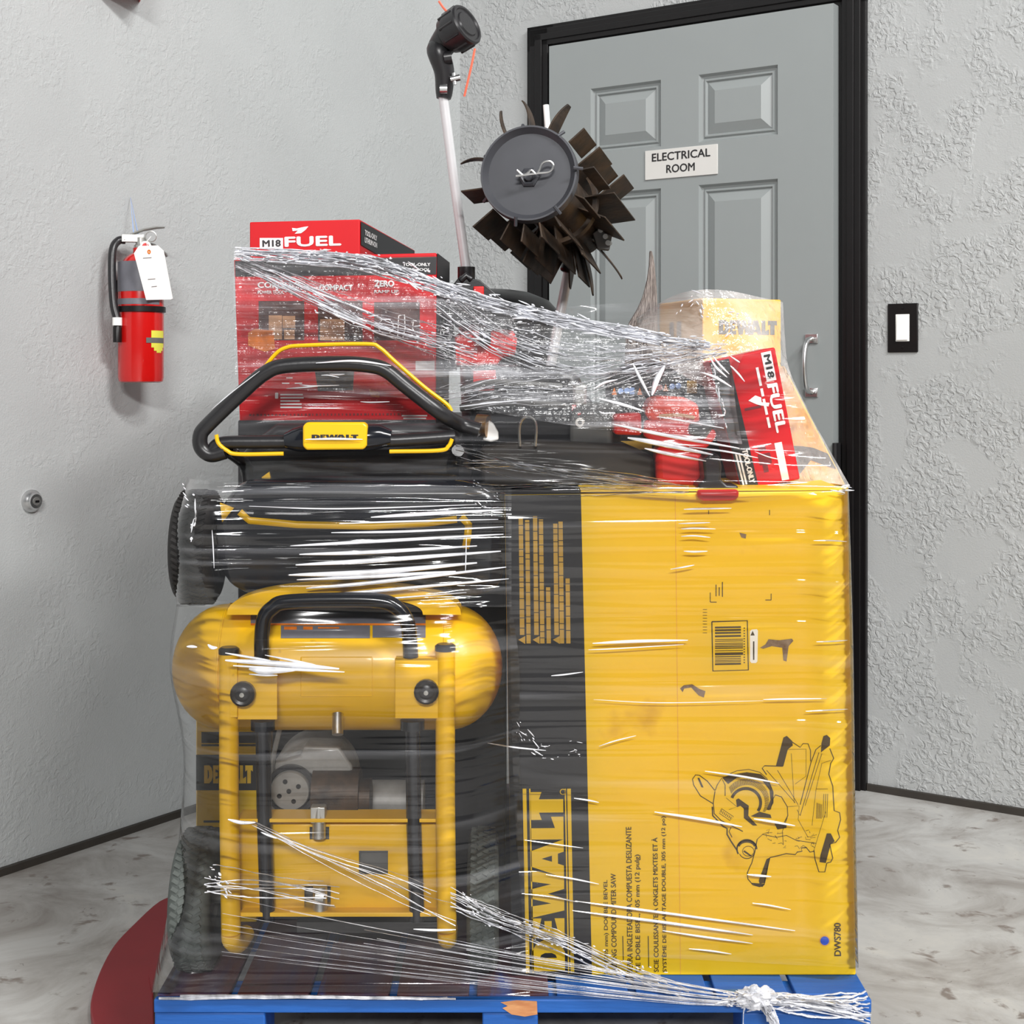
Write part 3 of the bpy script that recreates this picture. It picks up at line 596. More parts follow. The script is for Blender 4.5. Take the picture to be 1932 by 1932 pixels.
bm = NB(); pquad(bm, 370, 1424, 485, 1491, YY-.0006); pquad(bm, 380, 1381, 485, 1402, YY-.0006); pquad(bm, 380, 1404, 485, 1408, YY-.0006); pquad(bm, 384, 1548, 470, 1552, YY-.0006); obj('black_band', bm, M_kcard, yb, smooth=False, label='black printed band')
bm = NB(); pmark(bm, 385, 1478, 92, 34, YY-.001); obj('brand_lettering', bm, M_yink, yb, smooth=False)
# ------------------------------------------------------------------ air compressor
cp = thing('air_compressor', 'yellow wheeled air compressor with a horizontal tank and tubular frame, front left on the pallet', 'air compressor', (-.28, 2.3, PZ))
TY = 2.305; tc_ = P(638, 1257, TY); TR = 117*TY/F; TL = 310*TY/F
prof = []
for i in range(13):
    a = PI/2*i/12; prof.append((TR*math.sin(a), -TL+.085*(1-math.cos(a))))
prof = prof+[(r, -h) for r, h in prof[::-1]]
bm = NB(); lathe(bm, prof, tc_, (1, 0, 0), 72); tank = obj('tank', bm, M_yel, cp)
for s_ in (-1, 1):
    bm = NB(); x_ = s_*(TL-.088); lathe(bm, [(TR+.0001, -.002), (TR+.0012, -.001), (TR+.0012, .001), (TR+.0001, .002)], tc_+Vector((x_, 0, 0)), (1, 0, 0), 72)
    obj('weld_seam', bm, M_yel, tank)
def ontank(u, v, e=.0008):
    d = P(u, v, 1)-Vector((0, 0, CH)); o0 = Vector((0, 0, CH)); r = TR+e
    a = d.y**2+d.z**2; b = 2*((o0.y-tc_.y)*d.y+(o0.z-tc_.z)*d.z); c = (o0.y-tc_.y)**2+(o0.z-tc_.z)**2-r*r
    D = b*b-4*a*c
    t = (-b-math.sqrt(max(D, 0)))/(2*a); return o0+d*t
def tpatch(bm, u0, v0, u1, v1, e=.0008, n=6):
    R_ = [[bm.verts.new(ontank(u0+(u1-u0)*j/4, v0+(v1-v0)*i/n, e)) for j in range(5)] for i in range(n+1)]
    for i in range(n):
        for j in range(4): bm.faces.new((R_[i][j], R_[i][j+1], R_[i+1][j+1], R_[i+1][j]))
bm = NB(); tpatch(bm, 473, 1148, 803, 1176); tpatch(bm, 530, 1180, 698, 1204); tpatch(bm, 703, 1180, 803, 1203); obj('warning_label', bm, M_gage, cp, label='dark printed labels along the top of the tank')
bm = NB(); tpatch(bm, 473, 1176, 803, 1179.5, .0009); tpatch(bm, 536, 1182, 560, 1188, .0013); tpatch(bm, 572, 1182, 590, 1188, .0013); tpatch(bm, 600, 1183, 640, 1186, .0013); obj('label_stripe', bm, M_orng, cp, label='thin red-orange stripe on the label')
bm = NB(); q4 = [(568, 1240), (702, 1240), (702, 1313), (568, 1313), (568, 1240)]
for (a, b) in zip(q4, q4[1:]): tube(bm, [ontank(a[0]+(b[0]-a[0])*k/8, a[1]+(b[1]-a[1])*k/8, 0) for k in range(9)], .0009, 5)
obj('data_plate', bm, M_yel, cp, label='raised outline of a plate on the tank')
# drain
bm = NB(); dp = P(637, 1338, 2.225); lathe(bm, [(.021, -.012), (.02, .004), (.014, .010), (0, .010)], dp+V(0, .012, 0), V(0, -1, -1.1), 32); obj('drain_boss', bm, M_yel, cp)
bm = NB(); cyl(bm, P(637, 1346, 2.205), P(637, 1386, 2.19), .0085); obj('drain_valve', bm, M_steel, cp, label='polished steel drain valve')
# frame tubes
YF = 2.198
for pts_, nm in (([(432, 1228, YF), (432, 1500, YF), (436, 1760, YF), (436, 1776, YF+.012)], 0), ([(840, 1222, YF), (840, 1500, YF), (843, 1755, YF), (843, 1768, YF+.012)], 1)):
    bm = NB(); c = [P(*p_) for p_ in pts_]; c.insert(1, c[0].lerp(c[1], .5)); tube(bm, [c[0], c[1], c[2], c[3]], .0148, 20)
    if nm == 0: tube(bm, [c[3], c[3]+V(.0, .004, -.012), c[3]+V(.005, .03, -.028), c[3]+V(.008, .075, -.03)], [.0148, .0155, .016, .014], 20, n=8)
    else: tube(bm, [c[3], c[3]+V(0, .006, -.012), c[3]+V(0, .03, -.024), c[3]+V(0, .07, -.024)], .0145, 20, n=8)
    leg = obj('frame_tube', bm, M_yel, cp)
    bm = NB(); lathe(bm, [(.0158, -.004), (.0158, .003), (.012, .006), (0, .006)], c[0], Z, 20); obj('end_cap', bm, M_blk, leg, label='dark plastic plug')
for u0, v0, u1, v1 in ((448, 1246, 523, 1358), (745, 1243, 843, 1356)):
    bm = NB(); pbox(bm, u0, v0, u1, v1, 2.188, .004); pbox(bm, u0, v0, u1, v0+4, 2.188, .05)
    if u0 < 500: pbox(bm, 424, 1244, u0, 1354, 2.184, .004)
    obj('bracket_plate', bm, M_yel, cp, bev=.0012)
for u, v in ((460, 1307), (805, 1303)):
    c = P(u, v, 2.184); bm = NB()
    lathe(bm, [(.017, 0), (.0185, -.003), (.0185, -.012), (.015, -.015), (.011, -.0135), (.008, -.015), (0, -.015)], c, (0, 1, 0), 18)
    k_ = obj('knob', bm, M_blk, cp, label='black round knob'); bm = NB(); lathe(bm, [(0, -.0185), (.0035, -.018), (.0035, -.014)], c, (0, 1, 0), 12); obj('screw', bm, M_zinc, k_)
# black handle hoop and its uprights
hp = [P(494, 1246, YF), P(494, 1200, YF), P(499, 1165, YF), P(514, 1147, YF), P(540, 1136, YF), P(640, 1132, YF), P(716, 1134, YF), P(748, 1146, YF), P(767, 1170, YF), P(773, 1205, YF), P(775, 1240, YF)]
bm = NB(); tube(bm, hp, .0116, 20, n=60); obj('carry_handle', bm, M_blkg, cp, label='glossy black hoop handle')
for u in (496, 778):
    bm = NB(); tube(bm, [P(u, 1366, YF+.012), P(u+3, 1560, YF+.012), P(u+9, 1736, YF+.012)], .0116, 16); tube(bm, [P(u, 1358, YF+.012), P(u, 1376, YF+.012)], .0185, 16); obj('handle_upright', bm, M_blkg, cp, label='black tube running down behind the shelf')
# shelf panel
hl = [(584, 1560, 621, 1584), (677, 1605, 732, 1650), (574, 1672, 624, 1716)]
bm = NB(); us = sorted({450, 832}|{x for h in hl for x in (h[0], h[2])}); vs_ = sorted({1552, 1724}|{x for h in hl for x in (h[1], h[3])})
for i in range(len(us)-1):
    for j in range(len(vs_)-1):
        mu, mv = (us[i]+us[i+1])/2, (vs_[j]+vs_[j+1])/2
        if any(h[0] < mu < h[2] and h[1] < mv < h[3] for h in hl): continue
        pquad(bm, us[i], vs_[j], us[i+1], vs_[j+1], 2.222)
bmesh.ops.remove_doubles(bm, verts=bm.verts, dist=.0002)
o = obj('shelf_panel', bm, M_yel, cp); o.modifiers.new('thick', 'SOLIDIFY').thickness = .003
bm = NB(); pbox(bm, 446, 1545, 832, 1552, 2.203, .05); pbox(bm, 452, 1722, 832, 1730, 2.20, .05); obj('shelf_flange', bm, M_yel, cp, bev=.001)
bm = NB(); cyl(bm, P(602, 1520, 2.215), P(602, 1582, 2.212), .010); box(bm, P(601, 1535, 2.215), (.022, .02, .024)); obj('mounting_bolt', bm, M_zinc, cp, label='pale zinc bolt', bev=.001)
bm = NB(); cyl(bm, P(604, 1672, 2.216), P(604, 1718, 2.213), .011); cyl(bm, P(596, 1690, 2.214), P(612, 1692, 2.214), .014); obj('mounting_bolt', bm, M_zinc, cp, label='pale zinc bolt')
bm = NB(); pbox(bm, 560, 1558, 735, 1718, 2.245, .12); obj('base_block', bm, M_gry2, cp)
bm = NB(); pbox(bm, 560, 1740, 830, 1760, 2.26, .1); pbox(bm, 520, 1600, 800, 1735, 2.37, .1); obj('pump_base', bm, M_blk, cp)
# pump
c = P(592, 1470, 2.34); bm = NB()
lathe(bm, [(0, -.045), (.060, -.045), (.066, -.038), (.068, .0), (.068, .06), (0, .06)], c, (0, 1, 0), 48); obj('pump_shroud', bm, M_grey, cp)
bm = NB()
hexa(bm, [P(572, 1408, 2.275), P(640, 1410, 2.275), P(664, 1445, 2.275), P(668, 1490, 2.275), P(594, 1462, 2.275), P(520, 1466, 2.275), P(518, 1440, 2.275), P(566, 1428, 2.275)], [p_+V(0, .06, 0) for p_ in (P(572, 1408, 2.275), P(640, 1410, 2.275), P(664, 1445, 2.275), P(668, 1490, 2.275), P(594, 1462, 2.275), P(520, 1466, 2.275), P(518, 1440, 2.275), P(566, 1428, 2.275))])
obj('pump_housing', bm, M_grey, cp, bev=.004)
bm = NB(); q_ = P(547, 1493, 2.262); lathe(bm, [(0, 0), (.029, 0), (.031, .003), (.031, .03)], q_, (0, 1, 0), 40); md = obj('pump_cap', bm, M_grey, cp, label='grey disc with five bolt holes')
bm = NB(); lathe(bm, [(.033, .004), (.039, .004), (.039, .03), (.033, .03)], q_, (0, 1, 0), 40); obj('pump_seal', bm, M_blk, cp)
bm = NB()
for x, y in ((538, 1475), (563, 1484), (545, 1493), (527, 1502), (554, 1512)): lathe(bm, [(0, -.0006), (.0038, -.0006), (.0038, .001)], P(x, y, 2.262), (0, 1, 0), 12)
obj('bolt_hole', bm, M_black, md)
bm = NB(); cyl(bm, P(592, 1497, 2.285), P(680, 1497, 2.285), .040, 28); cyl(bm, P(680, 1505, 2.285), P(700, 1505, 2.285), .030, 24); obj('pump_motor', bm, M_rust, cp)
bm = NB(); cyl(bm, P(655, 1512, 2.36), P(800, 1512, 2.36), .034, 28); obj('motor_housing', bm, M_grey, cp)
bm = NB(); tube(bm, [P(512, 1500, 2.29), P(512, 1520, 2.27), P(525, 1540, 2.262), P(560, 1548, 2.26), P(600, 1548, 2.26)], .0035, 8, n=16); tube(bm, [P(513, 1480, 2.3), P(517, 1420, 2.3), P(528, 1375, 2.3)], .004, 8); obj('air_line', bm, M_grey, cp)
# saddle over the tank
bm = NB()
def arch(u0, u1, vb, vt, w, Y, dep):
    n = 24; o1 = []; i1 = []
    for k in range(n+1):
        a = PI*k/n; cu_ = (u0+u1)/2; ru = (u1-u0)/2
        o1.append(P(cu_-ru*math.cos(a)*1.0, vb-(vb-vt)*math.sin(a)**.8, Y)); i1.append(P(cu_-(ru-w)*math.cos(a), vb-(vb-vt-w*.32)*math.sin(a)**.8, Y))
    for k in range(n): hexa(bm, [o1[k], o1[k+1], i1[k+1], i1[k]], [q+V(0, dep, 0) for q in (o1[k], o1[k+1], i1[k+1], i1[k])])
arch(428, 870, 1160, 1103, 72, 2.222, .050); bmesh.ops.remove_doubles(bm, verts=bm.verts, dist=.0001)
obj('saddle_bracket', bm, M_yel, cp, label='yellow arched bracket on top of the tank')
bm = NB()
pprism(bm, [(505, 1150), (545, 1118), (640, 1108), (740, 1112), (790, 1135), (800, 1155)], 2.228, .044); obj('saddle_cover', bm, M_brown, cp)
# wheels
def wheel(root, c, R_, w, m, name='tire', hub=None):
    c = Vector(c); bm = NB(); h = w/2
    pr = [(R_*.36, -h*.7), (R_*.55, -h*.88), (R_*.72, -h*.98), (R_*.88, -h*.92), (R_*.965, -h*.72), (R_, -h*.35), (R_*1.003, 0), (R_, h*.35), (R_*.965, h*.72), (R_*.88, h*.92), (R_*.72, h*.98), (R_*.55, h*.88), (R_*.36, h*.7)]
    lathe(bm, pr, c, (1, 0, 0), 72)
    for k in range(56):
        a = 2*PI*k/56
        for s_, ph in ((-.55, 0), (-.18, .5), (.18, 0), (.55, .5)):
            aa = a+ph*2*PI/56; rr_ = R_*(.992 if abs(s_) < .3 else .975)
            d = V(0, math.cos(aa), math.sin(aa)); M_ = Matrix.Rotation(aa-PI/2, 3, 'X') @ Matrix.Rotation(.5 if ph else -.5, 3, 'Z')
            box(bm, c+d*rr_+V(s_*h, 0, 0), (w*.17, R_*.055, R_*.055), M_)
    t_ = obj(name, bm, m, root)
    bm = NB(); lathe(bm, [(0, -h*.6), (R_*.2, -h*.62), (R_*.22, -h*.45), (R_*.34, -h*.5), (R_*.38, -h*.7), (R_*.38, h*.7), (R_*.34, h*.5), (R_*.22, h*.45), (R_*.2, h*.62), (0, h*.6)], c, (1, 0, 0), 40); obj('hub', bm, hub or M_gry2, t_)
    return t_
wz = PZ+.107
wheel(cp, (P(377, 0, 2.285).x, 2.285, wz), .106, .064, M_rub); wheel(cp, (P(917, 0, 2.285).x-.004, 2.285, wz), .106, .050, M_rub)
bm = NB(); cyl(bm, (P(400, 0, 2.285).x, 2.285, wz), (P(900, 0, 2.285).x, 2.285, wz), .008); obj('axle', bm, M_gry2, cp)
# ------------------------------------------------------------------ lawn mower lying above the compressor
mw = thing('lawn_mower', 'folded black lawn mower with yellow trim lying on top of the air compressor', 'lawn mower', (-.26, 2.45, .70))
bm = NB(); pprism(bm, [(425, 940), (440, 915), (470, 905), (880, 905), (935, 920), (950, 950), (948, 1110), (900, 1128), (480, 1128), (430, 1110), (404, 1060), (402, 980)], 2.275, .33); obj('deck', bm, M_blkg, mw, bev=.022)
bm = NB(); pprism(bm, [(450, 905), (452, 862), (470, 838), (520, 800), (860, 800), (880, 850), (892, 905)], 2.33, .32); obj('motor_cover', bm, M_blk, mw, bev=.012)
bm = NB()
def band(pts_, w, Y):
    strip(bm, [P(x, y, Y) for x, y in pts_], w*Y/F)
band([(452, 966), (470, 982), (560, 990), (700, 993), (800, 988), (862, 980)], 13, 2.27); band([(870, 975), (884, 990), (882, 1015), (878, 1035)], 14, 2.27)
ppoly(bm, [(416, 948), (442, 958), (420, 985)], 2.268)
o = obj('yellow_trim', bm, M_yel, mw); o.modifiers.new('t', 'SOLIDIFY').thickness = .004
bm = NB(); pprism(bm, [(474, 915), (508, 890), (510, 902), (492, 928), (480, 945)], 2.325, .01); obj('yellow_lever', bm, M_yel, mw)
wheel(mw, (P(375, 0, 2.34).x, 2.34, P(0, 1032, 2.34).z), .091, .068, M_rubk, hub=M_black)
# handle
YH = 2.262
hp = [(425, 852), (398, 858), (380, 845), (378, 822), (392, 802), (455, 742), (500, 704), (540, 690), (640, 686), (700, 690), (730, 700), (765, 728), (830, 778), (868, 800), (905, 812)]
bm = NB(); tube(bm, [P(x, y, YH if x < 860 else YH+.03) for x, y in hp], .0118, 20, n=90); obj('handlebar', bm, M_blk, mw, label='black padded handlebar')
bm = NB(); tube(bm, [P(400, 850, YH+.002), P(420, 836, YH+.002), P(500, 834, YH+.002), P(720, 832, YH+.002), P(858, 824, YH+.01)], .0105, 14, n=30); obj('switch_bar', bm, M_blk, mw)
bm = NB(); tube(bm, [P(538, 832, YH-.004), P(556, 830, YH-.004), P(570, 828, YH-.006), P(690, 826, YH-.006), P(716, 824, YH-.004), P(738, 826, YH-.004)], [.012, .018, .0205, .0205, .019, .012], 20); sb = obj('switch_box', bm, M_blkg, mw)
bm = NB(); q_ = [(578, 797), (686, 797), (693, 804), (692, 840), (686, 848), (578, 849), (571, 842), (571, 804)]; pprism(bm, q_, YH-.030, .03); bd = obj('badge', bm, M_yel, mw, bev=.003, label='yellow badge on the switch box')
bm = NB(); pmark(bm, 588, 828, 88, 8, YH-.0306); obj('badge_lettering', bm, M_kcard, mw, smooth=False)
for pts_ in ([(492, 702), (520, 668), (540, 656), (570, 652), (690, 649), (716, 656), (745, 682), (800, 730), (842, 762), (852, 776)], [(408, 820), (412, 836), (428, 850), (450, 857), (535, 856)], [(735, 852), (828, 850), (846, 842), (853, 828)]):
    bm = NB(); tube(bm, [P(x, y, YH-.008 if y > 800 else YH+.02) for x, y in pts_], .0032, 8, n=36); obj('bail_wire', bm, M_yel, mw, label='thin yellow bail wire')
for x in (470, 860):
    bm = NB(); tube(bm, [P(x-40 if x < 500 else x+4, 850, YH+.01), P(x-6, 880, YH+.06), P(x, 930, YH+.08)], .010, 12, n=12); obj('handle_bracket', bm, M_blk, mw)
# ------------------------------------------------------------------ upper load: red boxes
YR = 2.38
r1 = thing('red_tool_box', 'large red printed tool box with a black top band, standing behind the mower handlebar', 'cardboard box', (-.29, 2.48, .989))
a = [P(443, 799, YR), P(822, 798, YR), P(824, 477, YR), P(441, 486, YR)]; a[0] = P(452, 799, YR)
bm = NB(); hexa(bm, a, [q+V(.012 if k in (1, 2) else 0, .20, 0) for k, q in enumerate(a)]); obj('carton', bm, M_red, r1, bev=.003)
RE = YR-.0006; RF = YR-.001
bm = NB(); ppoly(bm, [(444, 522), (823, 518), (824, 484), (443, 492)], RE)
for u0, u1, v0, v1 in ((488, 574, 568, 642), (600, 684, 568, 644), (706, 792, 570, 642)): pquad(bm, u0, v0, u1, v1, RE)
obj('printed_panels', bm, M_pic, r1, smooth=False, label='dark photo panels')
bm = NB(); ppoly(bm, [(444, 521), (823, 517), (824, 486), (443, 493)], RF); ppoly(bm, [(452, 799), (822, 798), (822, 792), (452, 793)], RF); ppoly(bm, [(594, 700), (668, 700), (666, 736), (600, 738)], RF); obj('black_band', bm, M_kcard, r1, smooth=False)
bm = NB()
ptext(bm, 'CORDLESS', 486, 543, 84, 11, RF, 0, .04); ptext(bm, 'POWER TOOL', 486, 554, 50, 6, RF, 0, .03)
ptext(bm, 'COMPACT', 602, 548, 64, 11, RF, 0, .04); ptext(bm, 'ZERO', 706, 541, 38, 12, RF, 0, .05); ptext(bm, 'RAMP UP', 706, 553, 46, 6, RF, 0, .03)
ptext(bm, 'TOOL-ONLY', 760, 502, 52, 6, RF-.0004, 0, .03); ptext(bm, 'BARE TOOL', 760, 511, 52, 5, RF-.0004, 0, .03)
pquad(bm, 784, 681, 820, 699, RF)
ptext(bm, '1', 519, 752, 6, 11, RF, 0, .05)
for k in range(5): pquad(bm, 529, 743+k*6, 558+rr.uniform(0, 16), 746+k*6, RF)
for k in range(3): pquad(bm, 758+k*3, 783+k*5, 806-k*2, 785.5+k*5, RF)
for x, y, w in ((532, 722, 14), (540, 712, 12), (556, 722, 14), (634, 716, 20)): pquad(bm, x, y, x+w, y+2, RF)
tube(bm, [P(728+14*math.cos(k*PI/8), 616+14*math.sin(k*PI/8), RF) for k in range(16)], .0008, 4, closed=True)
tube(bm, [P(x, y, RF) for x, y in ((752, 596), (763, 594), (764, 620), (760, 638), (750, 634), (752, 596))], .0010, 4)
tube(bm, [P(x, y, RF) for x, y in ((786, 606), (780, 604), (778, 620), (788, 636), (784, 640), (776, 630))], .0010, 4)
obj('printed_text', bm, M_inkw, r1, smooth=False, label='white printed lettering and outlines')
bm = NB(); pquad(bm, 507, 595, 532, 640, RF); pquad(bm, 533, 596, 557, 619, RF); pquad(bm, 536, 622, 556, 640, RF); pquad(bm, 604, 602, 650, 642, RF); obj('photo_detail', bm, M_tan, r1, smooth=False)
bm = NB(); ppoly(bm, [(468, 628), (482, 620), (516, 624), (519, 658), (500, 664), (468, 652)], RF-.0005); ppoly(bm, [(696, 735), (716, 740), (716, 750), (700, 748)], RF-.0005); obj('price_sticker', bm, M_orng, r1, smooth=False, label='torn orange sticker')
bm = NB()
for k in range(42): 
    x = 470+k*7; pquad(bm, x, 781-.04*k, x+rr.uniform(2, 5), 785-.04*k, RF)
obj('printed_symbols', bm, mat('dark_red_ink', rgb(120, 14, 24), .5), r1, smooth=False)
bm = NB(); q = a[1]; w_ = a[2]; e0 = V(.0007, .001, 0); e1 = V(.0127, .199, 0); quad(bm, [P(822, 798, YR)+e0, P(822, 798, YR)+e1, P(824, 477, YR)+e1, P(824, 477, YR)+e0]); obj('side_panel', bm, M_kcard, r1, smooth=False, label='black side of the box')
# long red box at back
r2 = thing('red_tool_box', 'long red tool box with white lettering, peeking above the larger red box in front', 'cardboard box', (-.32, 2.9, .986))
YQ = 2.665; zt2 = P(0, 417, YQ).z
fl = P(471, 0, YQ).x; fr_ = P(679, 0, YQ).x
bm = NB(); fs = hexa(bm, [V(fl, YQ, .987), V(fr_, YQ, .987), V(fr_+.06, 3.27, .987), V(fl+.06, 3.27, .987)], [V(fl, YQ, zt2-.002), V(fr_, YQ, zt2+.003), V(fr_+.06, 3.27, zt2), V(fl+.06, 3.27, zt2-.003)])
obj('carton', bm, M_red, r2, bev=.002)
bm = NB(); q0 = V(fr_+.0010, YQ+.003, 0); q1 = V(fr_+.0590, 3.262, 0); ex_ = V(.0008, 0, 0)
quad(bm, [q0+ex_+Z*(zt2-.043), q1+ex_+Z*(zt2-.060), q1+ex_+Z*(zt2-.002), q0+ex_+Z*(zt2-.0005)]); obj('black_band', bm, M_kcard, r2, smooth=False)
bm = NB(); dd = (q1-q0).normalized(); text(bm, 'TOOL-ONLY\nLITHIUM-ION', q0+ex_*2+dd*.03+Z*(zt2-.036), dd, Z, .12, .024, .02); obj('side_lettering', bm, M_inkw, r2, smooth=False)
bm = NB(); Y2 = YQ-.0008
ptext(bm, 'FUEL', 537, 466, 107, 19, Y2, 1.5, .05); pquad(bm, 490, 449, 534, 469, Y2)
ppoly(bm, [(551, 430), (560, 431), (574, 428), (582, 427), (576, 434), (568, 440), (556, 441), (562, 435), (552, 436)], Y2); 
obj('brand_lettering', bm, M_inkw, r2, smooth=False, label='white lettering and brush-stroke mark')
bm = NB(); ptext(bm, 'M18', 495, 466, 35, 13, Y2-.0006, 1.5, .04); obj('brand_number', bm, M_kcard, r2, smooth=False)
# leaning red box on the right
YM = 2.325
r3 = thing('red_tool_box', 'slim red and black tool box leaning over on the yellow saw box, lettering running downwards', 'cardboard box', (.38, 2.4, .884))
fc = [(1398, 926), (1510, 904), (1462, 655), (1337, 682)]
a = [P(u, v, YM) for u, v in fc]
bm = NB(); hexa(bm, a, [q+V(0, .14, 0) for q in a]); obj('carton', bm, M_red, r3, bev=.003)
def bi(s, t): # s across 0..1, t down 0..1 on the face
    tl, tr, br, bl = fc[3], fc[2], fc[1], fc[0]
    x = (tl[0]*(1-s)+tr[0]*s)*(1-t)+(bl[0]*(1-s)+br[0]*s)*t; y = (tl[1]*(1-s)+tr[1]*s)*(1-t)+(bl[1]*(1-s)+br[1]*s)*t; return x, y
def bq(bm, s0, s1, t0, t1, Y): ppoly(bm, [bi(s0, t0), bi(s1, t0), bi(s1, t1), bi(s0, t1)], Y)
bm = NB(); bq(bm, .01, .30, .01, .99, YM-.0006); obj('black_band', bm, M_kcard, r3, smooth=False)
def btext(bm, s_, st, t0, t1, wd, Y, bold):
    o0 = P(*bi(st, t0), Y); o1 = P(*bi(st, t1), Y); d = (o1-o0); upv = (P(*bi(st+wd, t0), Y)-o0); L_ = d.length; h_ = upv.length
    text(bm, s_, o0, d.normalized(), upv.normalized(), L_, h_, bold)
bm = NB(); btext(bm, 'FUEL', .77, .26, .63, .16, YM-.0008, .05); bq(bm, .78, .93, .02, .24, YM-.0007)
btext(bm, 'TOOL-ONLY', .17, .70, .96, .09, YM-.0010, .05); bq(bm, .10, .13, .72, .96, YM-.0010); bq(bm, .05, .08, .72, .96, YM-.0010)
bq(bm, .70, .82, .70, .985, YM-.0007)
ppoly(bm, [(1412, 756), (1425, 746), (1436, 750), (1437, 759), (1452, 760), (1450, 767), (1436, 765), (1428, 763)], YM-.0008)
for t0, t1 in ((.12, .26), (.28, .34), (.36, .48), (.50, .58)): bq(bm, .66, .70, t0, t1, YM-.0007)
obj('brand_lettering', bm, M_inkw, r3, smooth=False, label='white lettering and stripe')
bm = NB(); btext(bm, 'M18', .81, .04, .22, .10, YM-.0012, .05); obj('brand_number', bm, M_kcard, r3, smooth=False)
bm = NB(); bq(bm, .43, .55, .70, .74, YM-.0007); bq(bm, .40, .60, .76, .84, YM-.0007); bq(bm, .44, .52, .84, .90, YM-.0007); bq(bm, .36, .62, .40, .42, YM-.0007); obj('tool_picture', bm, mat('dark_red_ink', rgb(110, 24, 34), .5), r3, smooth=False)
# yellow boxes behind on the right
y1 = thing('yellow_tool_box', 'upright yellow tool box with dark lettering, behind the top of the leaning red box', 'cardboard box', (.4, 2.6, .884))
cA, cB, cC = P(1326, 562, 2.67), P(1474, 571, 2.73), P(1244, 577, 2.88)
zt3 = cA.z; fp = [V(cC.x, cC.y, 0), V(cA.x, cA.y, 0), V(cB.x, cB.y, 0), V(cC.x+cB.x-cA.x, cC.y+cB.y-cA.y, 0)]
bm = NB(); hexa(bm, [p_+Z*.889 for p_ in fp], [p_+Z*zt3 for p_ in fp]); obj('carton', bm, M_ycard2, y1, bev=.003)
bm = NB(); d = (cB-cA); d.z = 0; L_ = d.length; d.normalize(); nn = Vector((d.y, -d.x, 0))
mark(bm, cA*1+nn*.001+d*(L_*.20)-Z*.066, d, Z, L_*.74, .026)
d2 = (cA-cC); d2.z = 0; L2_ = d2.length; d2.normalize(); n2 = Vector((d2.y, -d2.x, 0)); 
for k in range(2): text(bm, 'I', cC+n2*.001+d2*(L2_*(.26+.17*k))-Z*.065, d2, Z, L2_*.10, .03, .04)
obj('brand_lettering', bm, M_gry2, y1, smooth=False, label='dark lettering')
y2 = thing('yellow_tool_box', 'tilted yellow tool box with a black stripe, right of the leaning red box', 'cardboard box', (.5, 2.55, .884))
pts_ = [(1440, 915), (1596, 916), (1480, 690), (1432, 700)]
bm = NB(); pprism(bm, pts_, 2.47, .18); obj('carton', bm, M_ycard2, y2, bev=.003)
bm = NB(); ppoly(bm, [(1440, 838), (1515, 842), (1535, 845), (1562, 856), (1578, 885), (1556, 878), (1530, 868), (1505, 900), (1440, 905)], 2.469); obj('black_stripe', bm, M_kcard, y2, smooth=False)
# ------------------------------------------------------------------ dark tools in the middle
bm = NB(); pprism(bm, [(906, 918), (1236, 918), (1236, 862), (1180, 838), (1010, 832), (906, 842)], 2.345, .30); c0 = obj('tool_case', bm, M_brown, origin=P(1060, 926, 2.4), label='low dark brown tool case left of the red power tool, under the film', cat='tool case', bev=.008)
bm = NB(); pprism(bm, [(895, 838), (1130, 838), (1140, 790), (1105, 740), (1090, 700), (1050, 690), (900, 686), (888, 700), (884, 760), (888, 800)], 2.43, .17); tb = thing('tool_bag', 'black tool bag standing in the middle of the load, below the hazy film rope', 'tool bag', P(1000, 846, 2.5)); obj('bag_body', bm, M_blk, tb, bev=.02)
bm = NB(); tube(bm, [P(870, 735, 2.42), P(930, 722, 2.415), P(1060, 730, 2.42)], .006, 8, n=12); tube(bm, [P(868, 770, 2.42), P(960, 758, 2.415), P(1110, 770, 2.42)], .006, 8, n=12); obj('strap', bm, M_gry2, tb)
bm = NB(); ppoly(bm, [(893, 700), (935, 698), (936, 716), (932, 736), (893, 738)], 2.428); obj('patch', bm, M_redp, tb, smooth=False, label='small red patch')
rt = thing('cordless_tool', 'red cordless tool with black grips sitting just right of the large red box', 'power tool', P(910, 690, 2.5))
bm = NB(); pprism(bm, [(850, 692), (938, 692), (944, 676), (972, 672), (976, 640), (968, 622), (880, 624), (856, 632)], 2.46, .10); obj('tool_body', bm, M_redp, rt, bev=.008)
bm = NB(); tube(bm, [P(842, 600, 2.45), P(846, 640, 2.45), P(850, 700, 2.45)], .011, 12, n=10); tube(bm, [P(858, 612, 2.45), P(900, 606, 2.45), P(968, 618, 2.45)], .007, 10, n=10); obj('grip', bm, M_blk, rt, label='black rubber grip')
bm = NB(); pbox(bm, 904, 618, 926, 650, 2.445, .02); obj('trigger', bm, M_blk, rt, bev=.003)
bm = NB(); pprism(bm, [(846, 548), (868, 520), (905, 528), (950, 566), (975, 596), (970, 612), (850, 608)], 2.50, .10); tube(bm, [P(868, 530, 2.5), P(880, 520, 2.5), P(890, 528, 2.5)], .006, 8); obj('tool_head', bm, M_blk, rt, bev=.008)
bm = NB(); pbox(bm, 893, 540, 913, 560, 2.494, .02); obj('power_button', bm, M_redp, rt, bev=.002)
